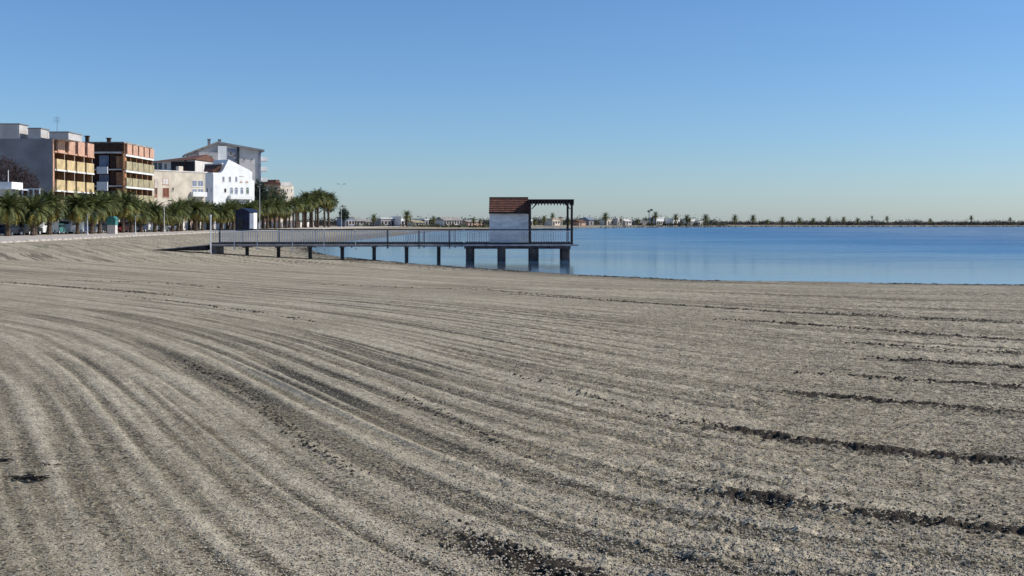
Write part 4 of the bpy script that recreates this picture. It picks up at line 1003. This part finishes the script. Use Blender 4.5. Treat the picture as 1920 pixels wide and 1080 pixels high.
for i, (px, kd, colr) in enumerate(cars):
    Y = 57.9*F/(960-px) + 2; X = -58.9
    bd, gl_, wh, rm, ws, hl, tl = CMm[kd]; w_, pf = CM[kd][4], CM[kd][5]
    t = thing('parked_car', f'{colr} {kd} parked behind the palms, {ORD[i]} vehicle from the left', kd if kd == 'van' else 'car', (X, Y, 1.05), R(180) if i % 2 else 0, 'vehicles parked behind the palms')
    if (kd, colr) not in bmesh_cache: bmesh_cache[(kd, colr)] = bd.mesh('body', PM[colr])
    link('body', bmesh_cache[(kd, colr)], t); link('side_windows', gl_, t)
    for sx in (-1, 1):
        for sy in (-1.25, 1.3):
            o = link('wheel', wh, t, (sx*(w_-.09), sy, .32)); link('rim', rm, o)
        link('headlight', hl, t, (sx*.6, pf[2][0]-.0, .68)); link('tail_light', tl, t, (sx*.62, pf[-1][0]+.03, .82))
    yf = (pf[3][0]+pf[4][0])/2; zf = (pf[3][1]+pf[4][1])/2
    o = link('windscreen', ws, t, (0, yf+.015, zf)); o.rotation_euler = (math.atan2(pf[3][0]-pf[4][0], pf[4][1]-pf[3][1]), 0, 0)
    o = link('rear_window', ws, t, (0, pf[-1][0]+.15 if kd == 'hatchback' else pf[-1][0]-.005, 1.12 if kd != 'van' else 1.5)); o.scale = (1,1,.7); o.rotation_euler = (R(-30 if kd == 'hatchback' else 0),0,0)

# ------------------------------------------------------------------ far shore
def far_house(label, p0, p1, ytop, Y, m='white', roof='flat', rm='greyroof', nw=3, depth=7):
    x0_, x1_ = X_at(p0, Y), X_at(p1, Y); wdt = x1_-x0_; zt_ = z_at(ytop, Y)-.9
    wdt *= 1.06; depth = 5
    t = thing('far_house', label, 'house', (x0_, Y, .9), R(46)); zw = zt_ if roof == 'flat' else zt_*.68
    MB().box(0, wdt, 0, depth, 0, zw).build('wall', M[m], t)
    if roof == 'flat': MB().box(-.2, wdt+.2, -.2, depth+.2, zw, zw+.3).build('roof', M[rm], t)
    else: MB().prism([(-.5,zw-.1),(depth+.5,zw-.1),(depth/2,zt_)], -.4, wdt+.4, 'x').build('roof', M[rm], t)
    for k in range(nw):
        c = wdt*(k+.5)/nw; z0 = .9 if k % 3 else .05
        f_ = MB().box(c-.65, c+.65, -.06, -.002, z0, min(2.2, zw-.3)).build('window', M['pale'], t); MB().box(c-.5, c+.5, -.09, -.062, z0+.12, min(2.1, zw-.4)).build('pane', M['dark'], f_)
    return t
FH = [('dim grey low house next to the palm row end', 648, 668, 408, 400, 'bluegrey', 'flat', 'greyroof', 3),
 ('dark roofed low house beside the thin masts', 668, 684, 409, 405, 'greywall', 'gable', 'greyroof', 2),
 ('small grey house left of the round palm', 686, 700, 411, 410, 'greywall', 'gable', 'greyroof', 2),
 ('long flat house with white fascia left of the tall dark palm', 714, 752, 410, 400, 'greywall', 'flat', 'white', 5),
 ('white hut close to the trunk of the tall dark palm', 752, 760, 407, 402, 'white', 'flat', 'white', 1),
 ('yellowish garden house right of the tall dark palm', 778, 800, 413, 420, 'beige', 'gable', 'olivepanel', 2),
 ('grey shed left of the paired palms', 796, 806, 412, 425, 'bluegrey', 'flat', 'white', 1),
 ('long pale house with wide grey roof left of the hut', 832, 876, 406.5, 440, 'pale', 'gable', 'greyroof', 7),
 ('pinkish small house immediately left of the hut', 878, 912, 412, 460, 'pinkpanel', 'gable', 'greyroof', 3),
 ('white hut seen through the left of the pergola', 994, 1000, 413, 500, 'white', 'flat', 'white', 1),
 ('beige terrace seen through the right of the pergola', 1036, 1062, 411, 540, 'beige', 'flat', 'pinkpanel', 4),
 ('pink house right of the pergola posts', 1086, 1104, 412, 560, 'pinkpanel', 'gable', 'terracotta', 2),
 ('grey roofed shed right of the pink house', 1104, 1118, 407, 585, 'greywall', 'gable', 'bluegrey', 1),
 ('cream wall house below the first tall far palm', 1138, 1158, 411, 600, 'beige', 'flat', 'pale', 2),
 ('bright cream house fourth right of the pergola', 1158, 1172, 410, 602, 'cream', 'flat', 'white', 2),
 ('pale yellow house between two low palms', 1173, 1190, 411, 605, 'cream', 'gable', 'pale', 2),
 ('low dark house below the dark mast', 1200, 1226, 415, 620, 'greywall', 'flat', 'greyroof', 3),
 ('bright white villa right of the dark mast', 1231, 1253, 409, 615, 'white', 'flat', 'white', 4),
 ('long white bungalow left of the paired round palms', 1262, 1282, 411, 618, 'white', 'flat', 'white', 3),
 ('white house between the paired round palms', 1294, 1309, 411.5, 620, 'white', 'flat', 'white', 3),
 ('low white garden wall house before the olive shrubs', 1310, 1323, 415, 622, 'white', 'flat', 'pale', 2)]
for a in FH: far_house(a[0], *a[1:6], roof=a[6], rm=a[7], nw=a[8])
M['palm_leaf_far'] = M['palm_leaf']
# (px, top row, distance, crown px, label)
FP = [(701,401,380,9,'round headed palm right of the thin masts'),(763,394,395,12,'tallest dark palm on the left far shore'),(813,405,430,7,'right one of the paired palms left of the long pale house'),(806,409,432,5,'left one of the paired palms left of the long pale house'),
 (888,408,455,6,'small palm left of the hut wall'),(900,411,460,5,'smallest palm touching the hut wall'),
 (1003,408,520,7,'palm seen through the left side of the pergola'),(1020,404,530,7,'palm seen through the middle of the pergola'),(1036,399,545,6,'taller palm seen through the pergola'),(1050,406,545,6,'palm seen next to the right pergola post'),(1064,408,560,8,'palm between the two right pergola posts'),
 (1135,398,590,9,'first tall palm right of the pergola'),(1164,408,598,5,'low palm before the bright cream house'),(1195,410,598,6,'low palm right of the yellow house'),
 (1229,397,606,8,'palm immediately right of the dark mast'),(1222,406,606,6,'short palm at the foot of the dark mast'),(1267,401,610,8,'bluish palm right of the white villa'),(1288,402,612,9,'left one of the paired round palms'),(1293,408,612,5,'young palm tucked under the paired round palms'),(1323,401,615,9,'palm at the right end of the white houses'),
 (1378,402,640,8,'first lone palm on the low spit'),(1412,402,645,8,'second lone palm on the low spit'),(1439,411,650,6,'short bushy palm between the second and third lone palms'),(1467,406,650,7,'third lone palm on the low spit'),(1499,407,652,7,'fourth lone palm on the low spit'),(1525,408,652,6,'fifth lone palm on the low spit'),
 (1554,406,655,7,'sixth lone palm on the low spit'),(1582,406,655,6,'seventh lone palm on the low spit'),(1608,408,655,6,'eighth lone palm on the low spit'),(1635,404,658,3,'thin palm left of the ninth spit palm'),(1663,405,658,5,'ninth lone palm on the low spit'),
 (1744,409,660,5,'small palm halfway along the right of the spit'),(1821,404,660,5,'tallest palm near the right end of the spit'),(1894,407,660,4,'last palm near the right edge of the photo')]
rnd = random.Random(9)
for i, (px, py, Y, cp, lb) in enumerate(FP):
    h = z_at(py, Y) - .95; cr = min(cp*Y/F*1.08, h*.55)
    palm('far_palm', lb, X_at(px, Y), Y, .93, h, cr, i, 'palms on the far shore', max(.28, cr*.13), far=True)
# scrub along the spit and behind the far houses
def scrub(name, label, pts, n, hmin, hmax, leaf, m, seed):
    rnd = random.Random(seed); v = []; f = []
    for k in range(n):
        px = rnd.uniform(pts[0], pts[1]); Y = pts[2] + (pts[3]-pts[2])*rnd.random()**1.5; hh = rnd.uniform(hmin, hmax)*(.6+.6*rnd.random())
        hh *= .75 + .5*(vnoise(np.array([px*.045]), np.array([3.3]))[0]+.5)
        c = Vector((X_at(px, Y), Y, .8)); rw = hh*rnd.uniform(.8, 1.5)
        for q in range(34):
            u = Vector((rnd.gauss(0,.5)*rw, rnd.gauss(0,.5)*rw, abs(rnd.gauss(.45,.3))*hh)); a = Vector((rnd.gauss(0,1), rnd.gauss(0,1), rnd.gauss(0,1))).normalized(); b_ = a.orthogonal().normalized(); s_ = leaf*rnd.uniform(.6,1.3); p = c+u; i = len(v)
            v += [tuple(p-a*s_), tuple(p+b_*s_*.6), tuple(p+a*s_), tuple(p-b_*s_*.6)]; f.append((i,i+1,i+2,i+3))
    me = bpy.data.meshes.new(name); me.from_pydata(v, [], f); me.materials.append(m); o = link(name, me); return tag(o, label, 'shrubs', kind='stuff')
M['scrub'] = mat('dark_scrub', (.040,.040,.034), .9, .4, .3, col2=(.02,.022,.02))
M['scrub2'] = mat('olive_scrub', (.075,.080,.045), .9, .4, .3)
scrub('spit_shrubs', 'continuous dark scrub band along the low spit, right half', (1335, 2250, 668, 690), 900, 1.6, 2.7, .45, M['scrub'], 1)
scrub('far_shrubs', 'mixed scrub and gardens behind the far shore houses', (860, 1345, 632, 690), 620, 2.2, 4.2, .5, M['scrub'], 2)
scrub('bay_shrubs', 'grey green scrub behind the left far shore houses', (560, 930, 470, 530), 420, 1.8, 3.2, .4, M['scrub'], 3)
scrub('garden_shrubs', 'olive bushes in front of the far shore houses', (1000, 1360, 612, 640), 150, 1.0, 2.2, .4, M['scrub2'], 4)
scrub('bay_front_shrubs', 'low hedge plants in front of the left far houses', (650, 920, 398, 440), 110, .7, 1.5, .3, M['scrub2'], 5)
# thin dark rock edge along the spit waterline
g = MB(); rnd = random.Random(12)
for k in range(520):
    px = rnd.uniform(1100, 2150); X = X_at(px, 645); dd = 0
    Y = np.interp(X, [29,96,192,288,900], [523,606,640,640,620]) + rnd.uniform(1.5, 7); s_ = rnd.uniform(.3, .9)
    g.tube((X,Y,.0), (X+s_*rnd.uniform(-.5,.5),Y,.3+s_*.35), s_, s_*.5, 6)
tag(g.build('shore_rocks', mat('shore_rock', (.27,.25,.23), .9, .35, .5)), 'pale rocks scattered along the waterline of the far spit', 'rocks', kind='stuff')
